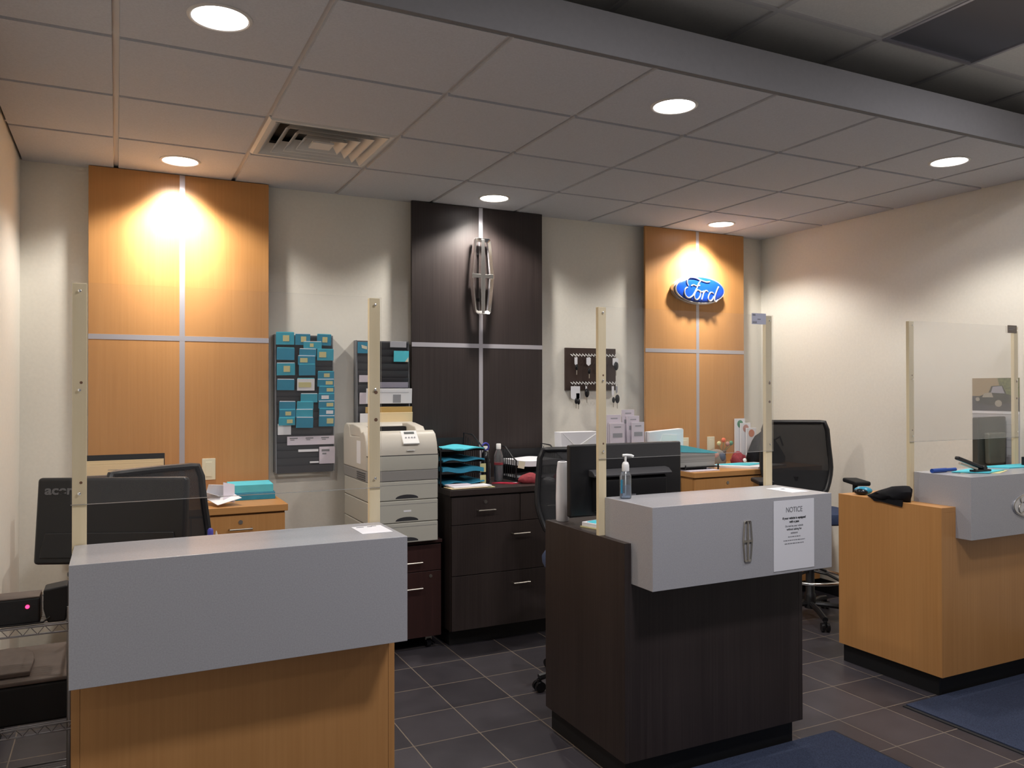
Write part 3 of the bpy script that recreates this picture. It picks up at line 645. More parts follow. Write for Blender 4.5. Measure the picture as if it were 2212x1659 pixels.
part('shell', MB().box(-0.16, 0.16, -0.020, 0.016, 0.10, 0.420), mat('dark_olive_plastic', (0.05, 0.05, 0.042), 0.45), t, bevel=0.008)
part('rear_housing', MB().prism([(-0.09, 0.15), (0.09, 0.15), (0.10, 0.33), (-0.10, 0.33)], 'y', -0.050, -0.018), mat('olive_grey_plastic', (0.11, 0.11, 0.085), 0.5), t, bevel=0.01)
part('neck', MB().box(-0.03, 0.03, -0.03, 0.0, 0.006, 0.14), M['black'], t, bevel=0.004); part('base', MB().lathe([(0.09, 0.0), (0.09, 0.01), (0.04, 0.016)]), M['black'], t, smooth=True)

# white roll beside the wide monitor
t = thing('paper_roll', 'tall tapered white roll standing behind the left edge of the wide monitor', 'roll', (1.775, 3.075, 0.9295))
part('sheet', MB().lathe([(0.026, 0.0), (0.029, 0.004), (0.030, 0.10), (0.027, 0.22), (0.022, 0.262), (0.019, 0.264)]), M['white'], t, smooth=True)
part('core', MB().cyl((0, 0, 0.258), (0, 0, 0.266), 0.012), M['inkl'], t)

# sanitizer pump bottle
t = thing('pump_bottle', 'clear hand gel bottle with a white pump on the dark desk counter', 'bottle', (1.800, 2.622, 1.0822), rz=-0.3)
part('bottle', MB().lathe([(0.018, 0), (0.021, 0.004), (0.021, 0.088), (0.017, 0.102), (0.010, 0.108), (0.0095, 0.112)], sx=1.12, sy=0.85), M['plastic_clear'], t, smooth=True)
part('gel', MB().lathe([(0.0175, 0.003), (0.0195, 0.006), (0.0195, 0.052), (0.001, 0.052)], sx=1.12, sy=0.85), M['gel'], t, smooth=True)
part('label', MB().prism([(-0.0225, 0.022), (-0.013, 0.022), (-0.013, 0.076), (-0.0225, 0.076)], 'y', -0.0120, -0.0105), M['teal'], t)
pm = part('pump_collar', MB().lathe([(0.0135, 0.108), (0.0145, 0.110), (0.0145, 0.132), (0.011, 0.142), (0.0065, 0.145)]), M['whitep'], t, smooth=True)
part('pump_head', MB().cyl((0, 0, 0.144), (0, 0, 0.166), 0.0045).tube([(-0.012, 0, 0.170), (0.006, 0, 0.171), (0.024, 0, 0.169), (0.032, 0, 0.165)], 0.0052, 10), M['whitep'], t, smooth=True)
part('dip_tube', MB().cyl((0, 0, 0.012), (0, 0, 0.11), 0.0025), M['whitep'], t)

# tissue pack on the dark desk
t = thing('paper_pack', 'small white and cyan paper pack at the left end of the dark desk worktop', 'papers', (1.835, 2.875, 0.9295), rz=0.25)
part('pad', MB().box(-0.06, 0.06, -0.05, 0.05, 0, 0.004), M['yellow'], t); part('sheets', MB().box(-0.055, 0.055, -0.048, 0.045, 0.004, 0.022), M['white'], t, bevel=0.002)
part('cover', MB().prism([(-0.05, -0.03), (0.0, -0.04), (0.03, 0.0), (0.0, 0.03), (-0.05, 0.02)], 'z', 0.022, 0.024), M['cyan'], t)
# marker in a cup behind the left counter
t = thing('pen_cup', 'low black pen cup with a pale rim just behind the left counter', 'cup', (0.275, 2.735, 0.9295))
part('cup', MB().lathe([(0.030, 0), (0.032, 0.09), (0.034, 0.095), (0.029, 0.095), (0.027, 0.005), (0.001, 0.005)]), M['black'], t, smooth=True)
tag(part('marker', MB().lathe([(0.0075, 0.0), (0.0075, 0.100), (0.009, 0.101), (0.009, 0.128), (0.005, 0.133)], seg=14), M['purple'], loc=(0.270, 2.725, 0.936), smooth=True), 'blue-capped marker poking up behind the plain grey counter', 'marker')
tag(part('pencil', MB().lathe([(0.004, 0.0), (0.004, 0.112), (0.001, 0.122)], seg=8), M['ivory'], loc=(0.289, 2.735, 0.936), smooth=True), 'thin pale pencil beside the blue-capped marker', 'pencil')

# ---------------------------------------------------------------- wall file racks
def rack(label, x0, x1, z0, z1, nt_, pitch):
    t = thing('wall_file_rack', label, 'file rack', (x0, 4.93, z0), group='wall file racks'); w = x1-x0; H = z1-z0
    part('back_plate', MB().box(0, w, -0.012, 0, 0, H), M['rack'], t)
    part('side_rail', MB().prism([(-0.095, 0), (-0.012, 0), (-0.012, H), (-0.055, H)], 'x', 0, 0.006), M['rackside'], t, bevel=0.001)
    part('side_rail', MB().prism([(-0.095, 0), (-0.012, 0), (-0.012, H), (-0.055, H)], 'x', w-0.006, w), M['rackside'], t, bevel=0.001)
    for k in range(nt_):
        zt = H-0.012-pitch*k; yb = -0.055-0.040*(1-zt/H)
        m = MB(); m._f([(0.007, yb, zt), (w-0.007, yb, zt), (w-0.007, yb+0.0025, zt), (0.007, yb+0.0025, zt),
             (0.007, yb+0.014, zt-pitch*0.97), (w-0.007, yb+0.014, zt-pitch*0.97), (w-0.007, yb+0.0165, zt-pitch*0.97), (0.007, yb+0.0165, zt-pitch*0.97)],
             [(0, 1, 2, 3), (4, 7, 6, 5), (0, 4, 5, 1), (1, 5, 6, 2), (2, 6, 7, 3), (3, 7, 4, 0)])
        part('pocket', m, M['rack'], t)
    return t
R1 = (0.842, 1.190, 1.020, 1.845); R2 = (1.335, 1.680, 1.005, 1.822)
rack('charcoal wall file rack full of blue card folders beside the left maple panel', *R1, 18, 0.0455)
rack('charcoal wall file rack above the printer, mostly empty pockets at the top', *R2, 18, 0.0445)
# folders standing in rack 1: (x0, x1, top, bottom) measured on the rack face, label marks
def r1x(u): return R1[0] + (u-65)/(672-65)*(R1[1]-R1[0])
def r1z(v): return R1[3] - (v-115)/(1560-115)*(R1[3]-R1[2])
POS = ['top row, far left', 'top row, second from left', 'top row, far right', 'just under the top row gap', 'second row, far left', 'second row, middle, mostly covered', 'second row, far right',
       'middle column, just below the second row', 'middle column, directly under the noted one', 'third row, far left', 'right column, below the empty dark pockets', 'fourth row, far left, plain', '', 'right column, second below the empty pockets',
       'right column, third below the empty pockets', 'middle column, under the pale card', 'right column, level with the pale-tagged one', 'left column, upper of the lower cluster', 'middle column, upper of the lower cluster', 'right column, upper of the three lowest',
       'left column with a yellow note, lower cluster', 'middle column, second in the lower cluster', 'right column, middle of the three lowest', 'lowest in the right column', 'left column, lowest, partly behind a white slip', 'lowest in the middle column']
F1 = [(70, 255, 100, 225, 'y'), (265, 420, 110, 225, 'y'), (490, 640, 110, 225, 'y'), (350, 540, 190, 265, 'yw'), (75, 255, 262, 385, ''), (305, 480, 268, 345, ''), (490, 665, 268, 385, 'yl'),
      (290, 470, 342, 435, 'yl'), (300, 470, 430, 545, ''), (75, 260, 420, 545, 'y'), (495, 668, 505, 585, 'y'), (75, 250, 590, 700, ''), (280, 460, 580, 705, 'W'), (490, 665, 588, 662, 'yr'),
      (505, 668, 664, 735, 'yr'), (315, 490, 740, 830, ''), (497, 668, 740, 815, 'wl'), (95, 260, 820, 905, ''), (275, 445, 825, 905, ''), (500, 668, 820, 895, 'yr'),
      (95, 260, 905, 985, 'y'), (265, 440, 905, 985, ''), (505, 668, 900, 972, 'pr'), (500, 665, 976, 1085, 'yr'), (90, 255, 988, 1065, 'yb'), (265, 440, 988, 1095, '')]
for k, (a, b, c, d, mk) in enumerate(F1):
    x0, x1, zt, zb = r1x(a), r1x(b), r1z(c), r1z(d); y = 4.93-0.075-0.040*(1-(zt-R1[2])/(R1[3]-R1[2]))-0.006 - 0.0006*(k % 3)
    W_ = mk == 'W'
    t = thing('file_folder', ('white folder with a yellow sheet in the middle of the left rack' if W_ else 'blue card folder in the left wall rack, ' + POS[k]), 'folder', ((x0+x1)/2, y, zb), rot=(math.radians(5), rnd.uniform(-0.02, 0.02), 0), group='folders in the left wall rack')
    w = (x1-x0)/2; h = zt-zb; blue = M['white'] if W_ else (M['cyand'] if (k*7) % 3 else M['fold'])
    part('cover', MB().box(-w, w, 0, 0.0015, 0, h), blue, t); part('sheets', MB().box(-w+0.003, w-0.002, 0.0016, 0.006, 0, h+0.004), M['white'] if k % 2 else M['cyan'], t)
    if mk:
        q = {'y': (-.25, .45), 'yw': (-.3, .1), 'yl': (-.75, .1), 'yr': (0.0, .85), 'wl': (-.6, .3), 'pr': (-.1, .8), 'yb': (0, .7), 'W': (-.85, .6)}[mk]
        part('note', MB().box(q[0]*w, q[1]*w, -0.0012, -0.0001, h*0.28, h*(0.78 if mk != 'W' else 0.7)), M['white'] if mk in ('wl', 'pr') else M['yellow'], t)
def slip(label, a, b, c, d, m, marks=0, cat='paper slip'):
    x0, x1, zt, zb = r1x(a), r1x(b), r1z(c), r1z(d); y = 4.93-0.055-0.040*(1-(zt-R1[2])/(R1[3]-R1[2]))-0.006
    t = thing('paper_slip', label, cat, ((x0+x1)/2, y-0.002, zb), group='slips on the left wall rack'); w = (x1-x0)/2; h = zt-zb
    part('paper', MB().box(-w, w, 0, 0.0012, 0, h), m, t)
    if marks:
        pm = MB()
        for k in range(marks):
            u = -w + 2*w*(k+0.15)/marks
            pm.box(u, u+2*w/marks*0.5, -0.0006, 0, h*0.72, h*0.85); pm.box(u+0.004, u+2*w/marks*0.3, -0.0006, 0, h*0.55, h*0.64)
        part('print', pm, M['inkl'], t)
slip('blank white slip hanging at the lower left of the left rack', 85, 220, 1050, 1165, M['white'])
slip('long white strip with three printed blocks low on the left rack', 180, 670, 1185, 1275, M['pink'], 3)
slip('white rectangular card with print at the lower right of the left rack', 510, 675, 1300, 1480, M['pink'], 1)
slip('torn narrow white strip near the bottom of the left rack', 292, 500, 1322, 1348, M['white'])
slip('short white scrap at the bottom of the left rack', 410, 503, 1450, 1468, M['white'])
# rack 2 contents
def r2x(u): return R2[0] + (u-255)/(935-255)*(R2[1]-R2[0])
def r2z(v): return 1.822 - (v-100)*0.000485
def r2item(name, label, cat, a, b, c, d, m, th=0.004, dy=0.0, extra=None):
    x0, x1, zt, zb = r2x(a), r2x(b), r2z(c), r2z(d); y = 4.93-0.066-0.040*(1-(zt-R2[2])/(R2[3]-R2[2]))-0.006-dy
    t = thing(name, label, cat, ((x0+x1)/2, y, zb), rot=(math.radians(4), 0, 0)); w = (x1-x0)/2; h = zt-zb
    part('cover', MB().box(-w, w, -th, 0, 0, h), m, t, bevel=min(0.001, th/3))
    if extra: extra(t, w, h, th)
    return t
r2item('file_folder', 'blue folder with a cream note at the top left of the printer rack', 'folder', 262, 440, 125, 270, M['cyand'], extra=lambda t, w, h, th: part('note', MB().prism([(-w*0.5, h*0.75), (w*0.3, h*0.62), (w*0.3, h*0.35), (-w*0.4, h*0.45)], 'y', -th-0.001, -th), M['ivory'], t))
r2item('paper_bundle', 'grey printed sheet in the top right pocket of the printer rack', 'papers', 675, 885, 105, 185, mat('grey_sheet', (0.40, 0.40, 0.44), 0.7))
r2item('file_folder', 'blue folder at the right of the printer rack, two pockets down', 'folder', 720, 915, 230, 372, M['cyan'], extra=lambda t, w, h, th: part('note', MB().prism([(w*0.5, 0), (w*0.95, 0), (w*0.95, h*0.45)], 'y', -th-0.001, -th), M['ivory'], t))
r2item('paper_bundle', 'narrow pale sheet at the left of the printer rack, mid height', 'papers', 275, 420, 552, 640, M['pink'])
r2item('paper_bundle', 'dull lilac sheets lying across a middle pocket of the printer rack', 'papers', 500, 900, 640, 712, mat('dull_lilac_paper', (0.28, 0.27, 0.34), 0.7))
r2item('paper_bundle', 'thick white form pad sticking out of the printer rack', 'papers', 355, 935, 722, 915, M['white'], th=0.012, dy=0.01, extra=lambda t, w, h, th: part('print', MB().box(w*0.15, w*0.5, -th-0.0008, -th, h*0.05, h*0.6).box(-w*0.95, w*0.85, -th-0.0008, -th, h*0.74, h*0.76), M['greyprint'], t))
r2item('paper_bundle', 'white card beside the form pad at the left of the printer rack', 'papers', 275, 400, 775, 920, M['pink'], dy=0.004)
r2item('envelope', 'golden envelope lying above the cream envelope in the printer rack', 'envelope', 345, 940, 958, 1035, M['gold'], th=0.010, dy=0.006)
r2item('envelope', 'large cream envelope low in the rack just above the printer', 'envelope', 400, 938, 1030, 1200, M['manila'], th=0.008, dy=0.014)
r2item('paper_bundle', 'white sheets leaning at the lower left of the printer rack', 'papers', 272, 420, 1040, 1195, M['white'], dy=0.012)

# ---------------------------------------------------------------- key board
kb = thing('key_board', 'dark brown board with two rows of hooks for keys on the back wall', 'key rack', (2.862, 4.93, 1.505))
part('board', MB().box(0, 0.425, -0.020, 0, 0, 0.305), M['darkbrown'], kb, bevel=0.002)
for z in (0.258, 0.058):
    for k in range(15):
        x = 0.040+0.0255*k
        part('hook', MB().tube([(x, -0.020, z), (x, -0.034, z-0.004), (x+0.004, -0.042, z-0.014), (x+0.007, -0.046, z-0.006), (x+0.008, -0.047, z+0.006)], 0.0026, 6), M['whitep'], kb, smooth=True)
def keys(label, x, ztop, tagw, tagh, ln_, fob=True, white=True, big=False):
    t = thing('key_set', label, 'keys', (x, 4.882, ztop-ln_), group='keys on the hook board')
    part('key_ring', MB().tube([(0.008*math.cos(2*PI*i/14), 0, ln_-0.008+0.008*math.sin(2*PI*i/14)) for i in range(14)], 0.001, 5, True), M['chrome'], t)
    if tagw: part('paper_tag', MB().prism([(-tagw, ln_-0.015), (tagw, ln_-0.015), (tagw, ln_-0.015-tagh), (0, ln_-0.030-tagh), (-tagw, ln_-0.015-tagh)], 'y', -0.001, 0.0), M['white'] if white else M['greyprint'], t)
    if fob:
        s = 1.5 if big else 1
        part('fob', MB().sphere((0.004, -0.004, 0.035*s), 0.016*s, (0.8, 0.4, 1.35)), M['gloss'], t, smooth=True)
        part('key_blade', MB().box(0.001, 0.007, -0.004, -0.002, -0.018, 0.02), M['nickel'], t)
    return t
keys('keys with a narrow white tag on the top row, far left', 2.930, 1.755, 0.012, 0.045, 0.120)
keys('keys with a wider white tag on the top row, third hook group', 3.035, 1.755, 0.018, 0.045, 0.145)
keys('cluster of black fobs and a white tag on the top row, far right', 3.265, 1.755, 0.024, 0.050, 0.125, big=True)
keys('black fob without a tag on the top row, behind the pine post', 3.105, 1.755, 0, 0, 0.135)
keys('keys with large white papers on the bottom row, far left', 2.925, 1.550, 0.038, 0.085, 0.155)
keys('keys with a white tag strip in front of the papers, bottom row', 2.945, 1.500, 0.014, 0.050, 0.110)
keys('black oval fob on a strap, bottom row left of the pine post', 3.015, 1.550, 0.006, 0.020, 0.115, big=True)
keys('bunch of clear-tagged keys at the right of the bottom row', 3.242, 1.550, 0.010, 0.060, 0.150, white=True)
keys('bunch of dark keys hanging longest at the far right', 3.275, 1.550, 0.008, 0.040, 0.160, white=False, big=True)

# ---------------------------------------------------------------- outlets and wall papers
def outlet(label, x, z, h, y=4.8485):
    t = thing('wall_plate', label, 'outlet', (x, y, z), group='ivory wall plates')
    part('plate', MB().box(-0.036, 0.036, -0.006, 0, 0, h), M['ivory'], t, bevel=0.002)
    part('socket', MB().box(-0.016, 0.016, -0.008, -0.006, 0.02, h-0.02), M['ivory'], t, bevel=0.001)
outlet('ivory wall plate on the left maple panel above the blue card stack', 0.471, 1.000, 0.122)
outlet('ivory wall plate half hidden behind the cyan folder pile', 3.868, 1.025, 0.120)
outlet('ivory wall plate beside the metal strip of the right maple panel', 4.120, 1.025, 0.120)
for k, (z0_, z1_) in enumerate(((1.615, 1.735), (1.485, 1.605), (1.345, 1.475))):
    t = thing('wall_paper_sheet', ['topmost', 'middle', 'lowest'][k] + ' of three spiral-bound sheets at the left picture edge, on the left wall', 'papers', (XL+0.002, 3.99, z0_), group='sheets on the left wall')
    part('sheet', MB().box(0, 0.002, -0.12, 0.085, 0, z1_-z0_), mat('grey_green_sheet', (0.40, 0.39, 0.34), 0.7), t)
    part('binding', MB().box(0.002, 0.004, -0.12, 0.085, (z1_-z0_)*0.88, z1_-z0_), M['pink'], t)

# calendar on the right wall
t = thing('wall_calendar', 'wall calendar with a vintage car picture on the right wall', 'calendar', (XR-0.001, 3.135, 1.045))
L_ = 0.285
part('page', MB().box(-0.002, 0, -L_, 0, 0, 0.330), mat('calendar_page', (0.50, 0.50, 0.53), 0.7), t)
part('picture', MB().box(-0.003, 0, -L_, 0, 0.332, 0.532), M['tan'], t)
part('binding', MB().box(-0.004, 0, -L_, 0, 0.318, 0.334), M['white'], t)
def pic(name, pts, m, d): part(name, MB().prism([(-u*L_, 0.332+v*0.2) for u, v in pts], 'x', -0.003-d, -0.003), m, t)
pic('picture_road', [(0, 0), (1, 0), (1, 0.42), (0, 0.46)], M['road'], 0.0004)
pic('picture_trees', [(0.55, 0.44), (1, 0.42), (1, 1.0), (0.55, 1.0), (0.60, 0.7)], M['foliage'], 0.0005)
pic('picture_car', [(0.06, 0.24), (0.10, 0.42), (0.24, 0.50), (0.36, 0.56), (0.42, 0.76), (0.66, 0.78), (0.74, 0.52), (0.92, 0.46), (0.96, 0.28), (0.62, 0.22), (0.40, 0.18)], M['carbody'], 0.0007)
pic('picture_windows', [(0.41, 0.56), (0.45, 0.74), (0.64, 0.76), (0.70, 0.54)], M['carglass'], 0.0009)
pic('picture_bonnet', [(0.22, 0.42), (0.26, 0.54), (0.42, 0.57), (0.46, 0.42)], M['carlight'], 0.0009)
for cx, cy, r in ((0.57, 0.24, 0.075), (0.93, 0.32, 0.055), (0.12, 0.36, 0.045)):
    pic('picture_wheel', [(cx+r*math.cos(2*PI*i/18), cy+1.35*r*math.sin(2*PI*i/18)) for i in range(18)], M['carlight'], 0.0011)
lg = MB()
for k in range(6): lg.box(-0.0026, -0.002, -L_+0.01, -0.01, 0.03+0.045*k, 0.031+0.045*k)
for k in range(8): lg.box(-0.0026, -0.002, -L_+0.01+k*(L_-0.022)/7, -L_+0.0112+k*(L_-0.022)/7, 0.03, 0.256)
part('date_grid', lg, M['inkl'], t)

# ---------------------------------------------------------------- items on the left credenza (top 0.915)
t = thing('card_stack', 'cyan stack of cards on the right end of the left credenza', 'papers', (0.668, 4.60, 0.9152), rz=-0.05, group='stationery')
part('lower_block', MB().box(-0.118, 0.118, -0.09, 0.12, 0, 0.038), M['cyand'], t, bevel=0.002)
part('upper_block', MB().box(-0.120, 0.108, -0.085, 0.12, 0.039, 0.082), M['cyan'], t, bevel=0.002)
def crumple(name, label, cat, loc, sz, m, seed, sub=10, amp=0.25, rz=0.0, flatb=True):
    r = random.Random(seed); mb = MB(); bmesh.ops.create_icosphere(mb.bm, subdivisions=3, radius=1)
    ph = [(Vector((r.uniform(-1, 1), r.uniform(-1, 1), r.uniform(-1, 1))).normalized(), r.uniform(2, 6), r.uniform(0, 6)) for _ in range(sub)]
    for v in mb.bm.verts:
        k = 1 + amp*sum(abs(math.sin(f*v.co.dot(d)+p))-0.6 for d, f, p in ph)/sub*2.2
        q = v.co*k
        if flatb: q.z = max(q.z, -0.55)+0.55
        v.co = Vector((q.x*sz[0], q.y*sz[1], q.z*sz[2]/1.55))
    o = part(name, mb, m, smooth=True, loc=loc, rot=(0, 0, rz)); tag(o, label, cat); return o
t = thing('crumpled_papers', 'crumpled white papers beside the cyan card stack on the left credenza', 'papers', (0.470, 4.42, 0.9300))
for c, sz, r in (((0.0, 0.0, 0.045), (0.11, 0.002, 0.10), (0.5, 0.1, 0.2)), ((0.03, -0.05, 0.020), (0.13, 0.13, 0.002), (0.15, -0.2, 0.3)), ((-0.02, 0.02, 0.035), (0.10, 0.12, 0.002), (-0.25, 0.3, -0.4)), ((0.055, -0.04, 0.048), (0.07, 0.002, 0.10), (-0.35, 0.25, 0.5))):
    part('sheet', MB().obox(c, sz, r), M['white'] if sz[0] > 0.08 else M['pink'], t)
t = thing('folder_holder', 'manila folders upright in a dark holder on the left credenza', 'file holder', (0.03, 4.60, 0.9152))
part('holder', MB().box(-0.19, 0.19, -0.06, 0.10, 0, 0.165), M['taupe'], t, bevel=0.004)
for k in range(4):
    part('folder', MB().box(-0.185+0.004*k, 0.182+0.006*k, -0.055+0.03*k, -0.052+0.03*k, 0.166, 0.245-0.010*(3-k) if k < 3 else 0.262), M['manila'] if k < 3 else M['blackm'], t)
part('print', MB().box(-0.07, 0.05, -0.0562, -0.055, 0.190, 0.192), M['inkl'], t)

# ---------------------------------------------------------------- items on the dark credenza (top 0.928)
DZ = 0.9284
def letter_tray(label, loc, w, d, tiers, pitch, tall, sl=0.0):
    t = thing('letter_tray', label, 'letter tray', loc, group='letter trays')
    for s in (0, w):
        m = MB(); m.tube([(s, 0, 0.0), (s, -sl*0, tall*0.62), (s, 0.05, tall*0.70) if sl else (s, 0.0, tall*0.72), (s, d*0.55, tall*0.98), (s, d, tall), (s, d, 0.0)], 0.005, 6)
        for k in range(1, 9): m.cyl((s, d*k/9, 0.0), (s, d*k/9, tall*(0.72+0.28*k/9)-0.01), 0.0022, seg=6)
        m.box(s-0.004, s+0.004, 0, d, 0.0, 0.006)
        part('side_frame', m, M['black'], t)
    for k in range(tiers): part('tray', MB().box(0.005, w-0.005, 0.0, d, 0.008+pitch*k, 0.011+pitch*k).box(0.005, w-0.005, -0.002, 0.001, 0.008+pitch*k, 0.022+pitch*k), M['blackm'], t)
    part('back_grid', MB().box(0.0, w, d-0.003, d, 0.005, tall-0.03), M['blackm'], t)
    return t
letter_tray('four-tier black letter tray holding cyan folders beside the printer', (1.735, 4.46, DZ), 0.285, 0.32, 4, 0.068, 0.305)
def wavy(name, label, cat, x0, x1, y0, y1, z, m, th=0.004, amp=0.006, seed=1, group=None, rz=0.0):
    r = random.Random(seed); mb = MB(); n = 14; a, b = r.uniform(0, 6), r.uniform(3, 6)
    cx, cy = (x0+x1)/2, (y0+y1)/2; vs = []
    for zz in (0, th):
        for i in range(n+1):
            for j in range(2):
                u = i/n; vs.append((x0-cx+(x1-x0)*u, (y0 if j == 0 else y1)-cy+0.012*math.sin(b*u+a)*(1-j), zz+amp*(1+math.sin(b*u*1.7+a+j*0.7))))
    k = 2*(n+1); f = []
    for i in range(n):
        q = i*2; f += [(q, q+1, q+3, q+2), (k+q, k+q+2, k+q+3, k+q+1), (q, q+2, k+q+2, k+q), (q+1, k+q+1, k+q+3, q+3)]
    f += [(0, k, k+1, 1), (k-2, k-1, 2*k-1, 2*k-2)]
    mb._f(vs, f); return tag(part(name, mb, m, loc=(cx, cy, z), rot=(0, 0, rz)), label, cat, group)
for k, (mm, th, nm) in enumerate(((M['cyand'], 0.008, 'in the lowest tray'), (M['cyand'], 0.026, 'thick bundle in the second tray from below'), (M['cyand'], 0.010, 'in the third tray from below'), (M['cyan'], 0.007, 'bright one on the topmost tray'))):
    wavy('file_folder', 'blue folder papers ' + nm + ' of the four-tier letter tray', 'folder', 1.745, 2.012, 4.445, 4.74, DZ+0.0125+0.068*k, mm, th, 0.006, k, group='folders in the letter tray')
for z in (0.045, 0.115):
    t = tag(part('sticky_note', MB().box(0, 0.038, -0.001, 0, 0, 0.052), M['yellow'], loc=(1.990, 4.452, DZ+z-0.035)), ('upper' if z > 0.1 else 'lower') + ' pale yellow sticky note on the corner of the four-tier letter tray', 'note')
t = thing('tape_roll', 'blue-violet ring standing behind the four-tier letter tray', 'tape', (2.075, 4.56, DZ))
part('ring', MB().tube([(0.022*math.cos(2*PI*i/24), 0, 0.225+0.022*math.sin(2*PI*i/24)) for i in range(24)], 0.006, 8, True), M['purple'], t, smooth=True)
part('stand', MB().lathe([(0.026, 0.0), (0.028, 0.15), (0.020, 0.19), (0.010, 0.203)]), M['gloss'], t, smooth=True)
t = thing('water_bottle', 'clear bottle with blue liquid and white cap on the dark credenza', 'bottle', (2.185, 4.60, DZ))
part('bottle', MB().lathe([(0.026, 0), (0.029, 0.006), (0.029, 0.125), (0.028, 0.165), (0.020, 0.190), (0.012, 0.205), (0.012, 0.212)]), M['plastic_clear'], t, smooth=True)
part('liquid', MB().lathe([(0.025, 0.004), (0.027, 0.008), (0.027, 0.100), (0.001, 0.100)]), M['bluegel'], t, smooth=True)
part('label', MB().lathe([(0.0293, 0.105), (0.0293, 0.118)]), M['red'], t, smooth=True); part('cap', MB().lathe([(0.0155, 0.204), (0.0155, 0.236), (0.013, 0.239)]), M['whitep'], t, smooth=True)
t = thing('spray_bottle', 'frosted spray bottle with white neck just left of the blue-filled bottle', 'bottle', (2.145, 4.715, DZ))
part('bottle', MB().lathe([(0.030, 0), (0.033, 0.006), (0.032, 0.10), (0.018, 0.135), (0.016, 0.150)]), M['gel'], t, smooth=True)
part('spray_head', MB().lathe([(0.018, 0.150), (0.018, 0.200), (0.015, 0.216)]), M['whitep'], t, smooth=True)
letter_tray('two-tier black letter tray with white papers at the right of the dark credenza', (2.275, 4.53, DZ), 0.335, 0.28, 2, 0.078, 0.215, sl=1)
wavy('paper_bundle', 'thick bundle of white papers on top of the two-tier letter tray', 'papers', 2.287, 2.600, 4.50, 4.76, DZ+0.093, M['white'], 0.034, 0.004, 9)
tag(part('manila_slip', MB().box(0, 0.045, -0.003, 0, 0, 0.045), M['ivory'], loc=(2.268, 4.494, DZ+0.090), rot=(0, 0.2, 0)), 'cream slip drooping over the left front of the two-tier tray', 'paper slip')
wavy('paper_bundle', 'thin white papers on the lower tier of the two-tier tray', 'papers', 2.300, 2.600, 4.52, 4.76, DZ+0.013, M['white'], 0.012, 0.003, 11)
crumple('cloth_pouch', 'maroon cloth pouch lying in front of the two-tier letter tray', 'pouch', (2.315, 4.42, DZ), (0.075, 0.045, 0.062), M['red'], 21, amp=0.25)
crumple('cloth_pouch', 'small red pouch at the right end of the dark credenza', 'pouch', (2.520, 4.40, DZ), (0.040, 0.04, 0.060), M['redp'], 22, amp=0.25)
crumple('tissue', 'crumpled white tissue between the two red pouches', 'papers', (2.432, 4.385, DZ), (0.036, 0.03, 0.035), M['white'], 23, amp=0.5)
flat('red_packet', 'flat red packet lying in front of the blue-filled bottle', 'packet', [(2.09, 4.50), (2.19, 4.41), (2.25, 4.43), (2.16, 4.52)], DZ, M['redp'], 0.004)
flat('white_sticker', 'small white tag beside the flat red packet', 'paper slip', [(2.20, 4.46), (2.245, 4.45), (2.25, 4.475), (2.205, 4.485)], DZ, M['white'], 0.002)
t = thing('document_stack', 'white and yellow papers at the front left of the dark credenza', 'papers', (1.880, 4.375, DZ), rz=0.06)
part('yellow_sheet', MB().box(-0.13, 0.15, -0.055, 0.055, 0, 0.003), M['yellow'], t); part('manila_sheet', MB().box(-0.14, 0.10, -0.060, 0.05, 0.003, 0.006), M['manila'], t)
part('white_sheets', MB().box(-0.12, 0.13, -0.052, 0.06, 0.0065, 0.013), M['white'], t); part('lilac_sheets', MB().box(-0.13, 0.02, 0.0, 0.06, 0.0135, 0.020), M['pink'], t)

# ---------------------------------------------------------------- between dark and right credenzas: side table with leaflets
t = thing('side_table', 'low dark table behind the wide monitor carrying leaflet holders', 'table', (2.665, 4.45, 0))
part('table_top', MB().box(0, 0.83, 0, 0.45, 0.90, 0.925), M['wengeh'], t, bevel=0.002)
for x in (0.02, 0.78):
    for y in (0.02, 0.40): part('leg', MB().box(x, x+0.03, y, y+0.03, 0, 0.90), M['wenge'], t)
TZ = 0.9255
t = thing('paper_box', 'open white box of paper left of the leaflet holders', 'box', (2.800, 4.66, TZ))
part('box', MB().prism([(-0.135, 0), (0.135, 0), (0.145, 0.300), (-0.145, 0.300)], 'y', -0.04, 0.05), M['white'], t, bevel=0.002)
part('fold', MB().prism([(-0.13, 0.29), (-0.02, 0.20), (0.13, 0.285), (0.0, 0.17)], 'y', -0.043, -0.040), M['whitep'], t)
def leaflets(label, x, y, z, w, hs, m, steps=3, dx=0.0, disc=None, lean=0.0):
    t = thing('leaflet_holder', label, 'leaflets', (x, y, z), group='tiered leaflet holders')
    part('holder', MB().box(-w-0.004, w+0.004+dx*(steps-1), -0.022*steps-0.004, 0.004, 0, 0.05), M['plastic_clear'], t)
    for k in range(steps):
        p = part('leaflet', MB().box(-w+dx*k, w+dx*k, -0.022*k-0.012, -0.022*k, 0.004, hs[k]), m, t, bevel=0.0008)
        if disc: part('print', MB().prism([(dx*k+0.6*w*math.cos(2*PI*i/20), hs[k]-0.042+0.030*math.sin(2*PI*i/20)) for i in range(20)], 'y', -0.022*k-0.0128, -0.022*k-0.012), disc[k], p)
        else: part('print', MB().box(-w*0.5+dx*k, w*0.5+dx*k, -0.022*k-0.0126, -0.022*k-0.012, hs[k]-0.03, hs[k]-0.022).box(-w*0.7+dx*k, w*0.7+dx*k, -0.022*k-0.0126, -0.022*k-0.012, hs[k]-0.10, hs[k]-0.07), M['greyprint'], p)
    return t
leaflets('narrow leaflet holder half hidden by the left pine post of the middle guard', 3.190, 4.80, TZ, 0.058, (0.405, 0.350, 0.345), M['pink'])
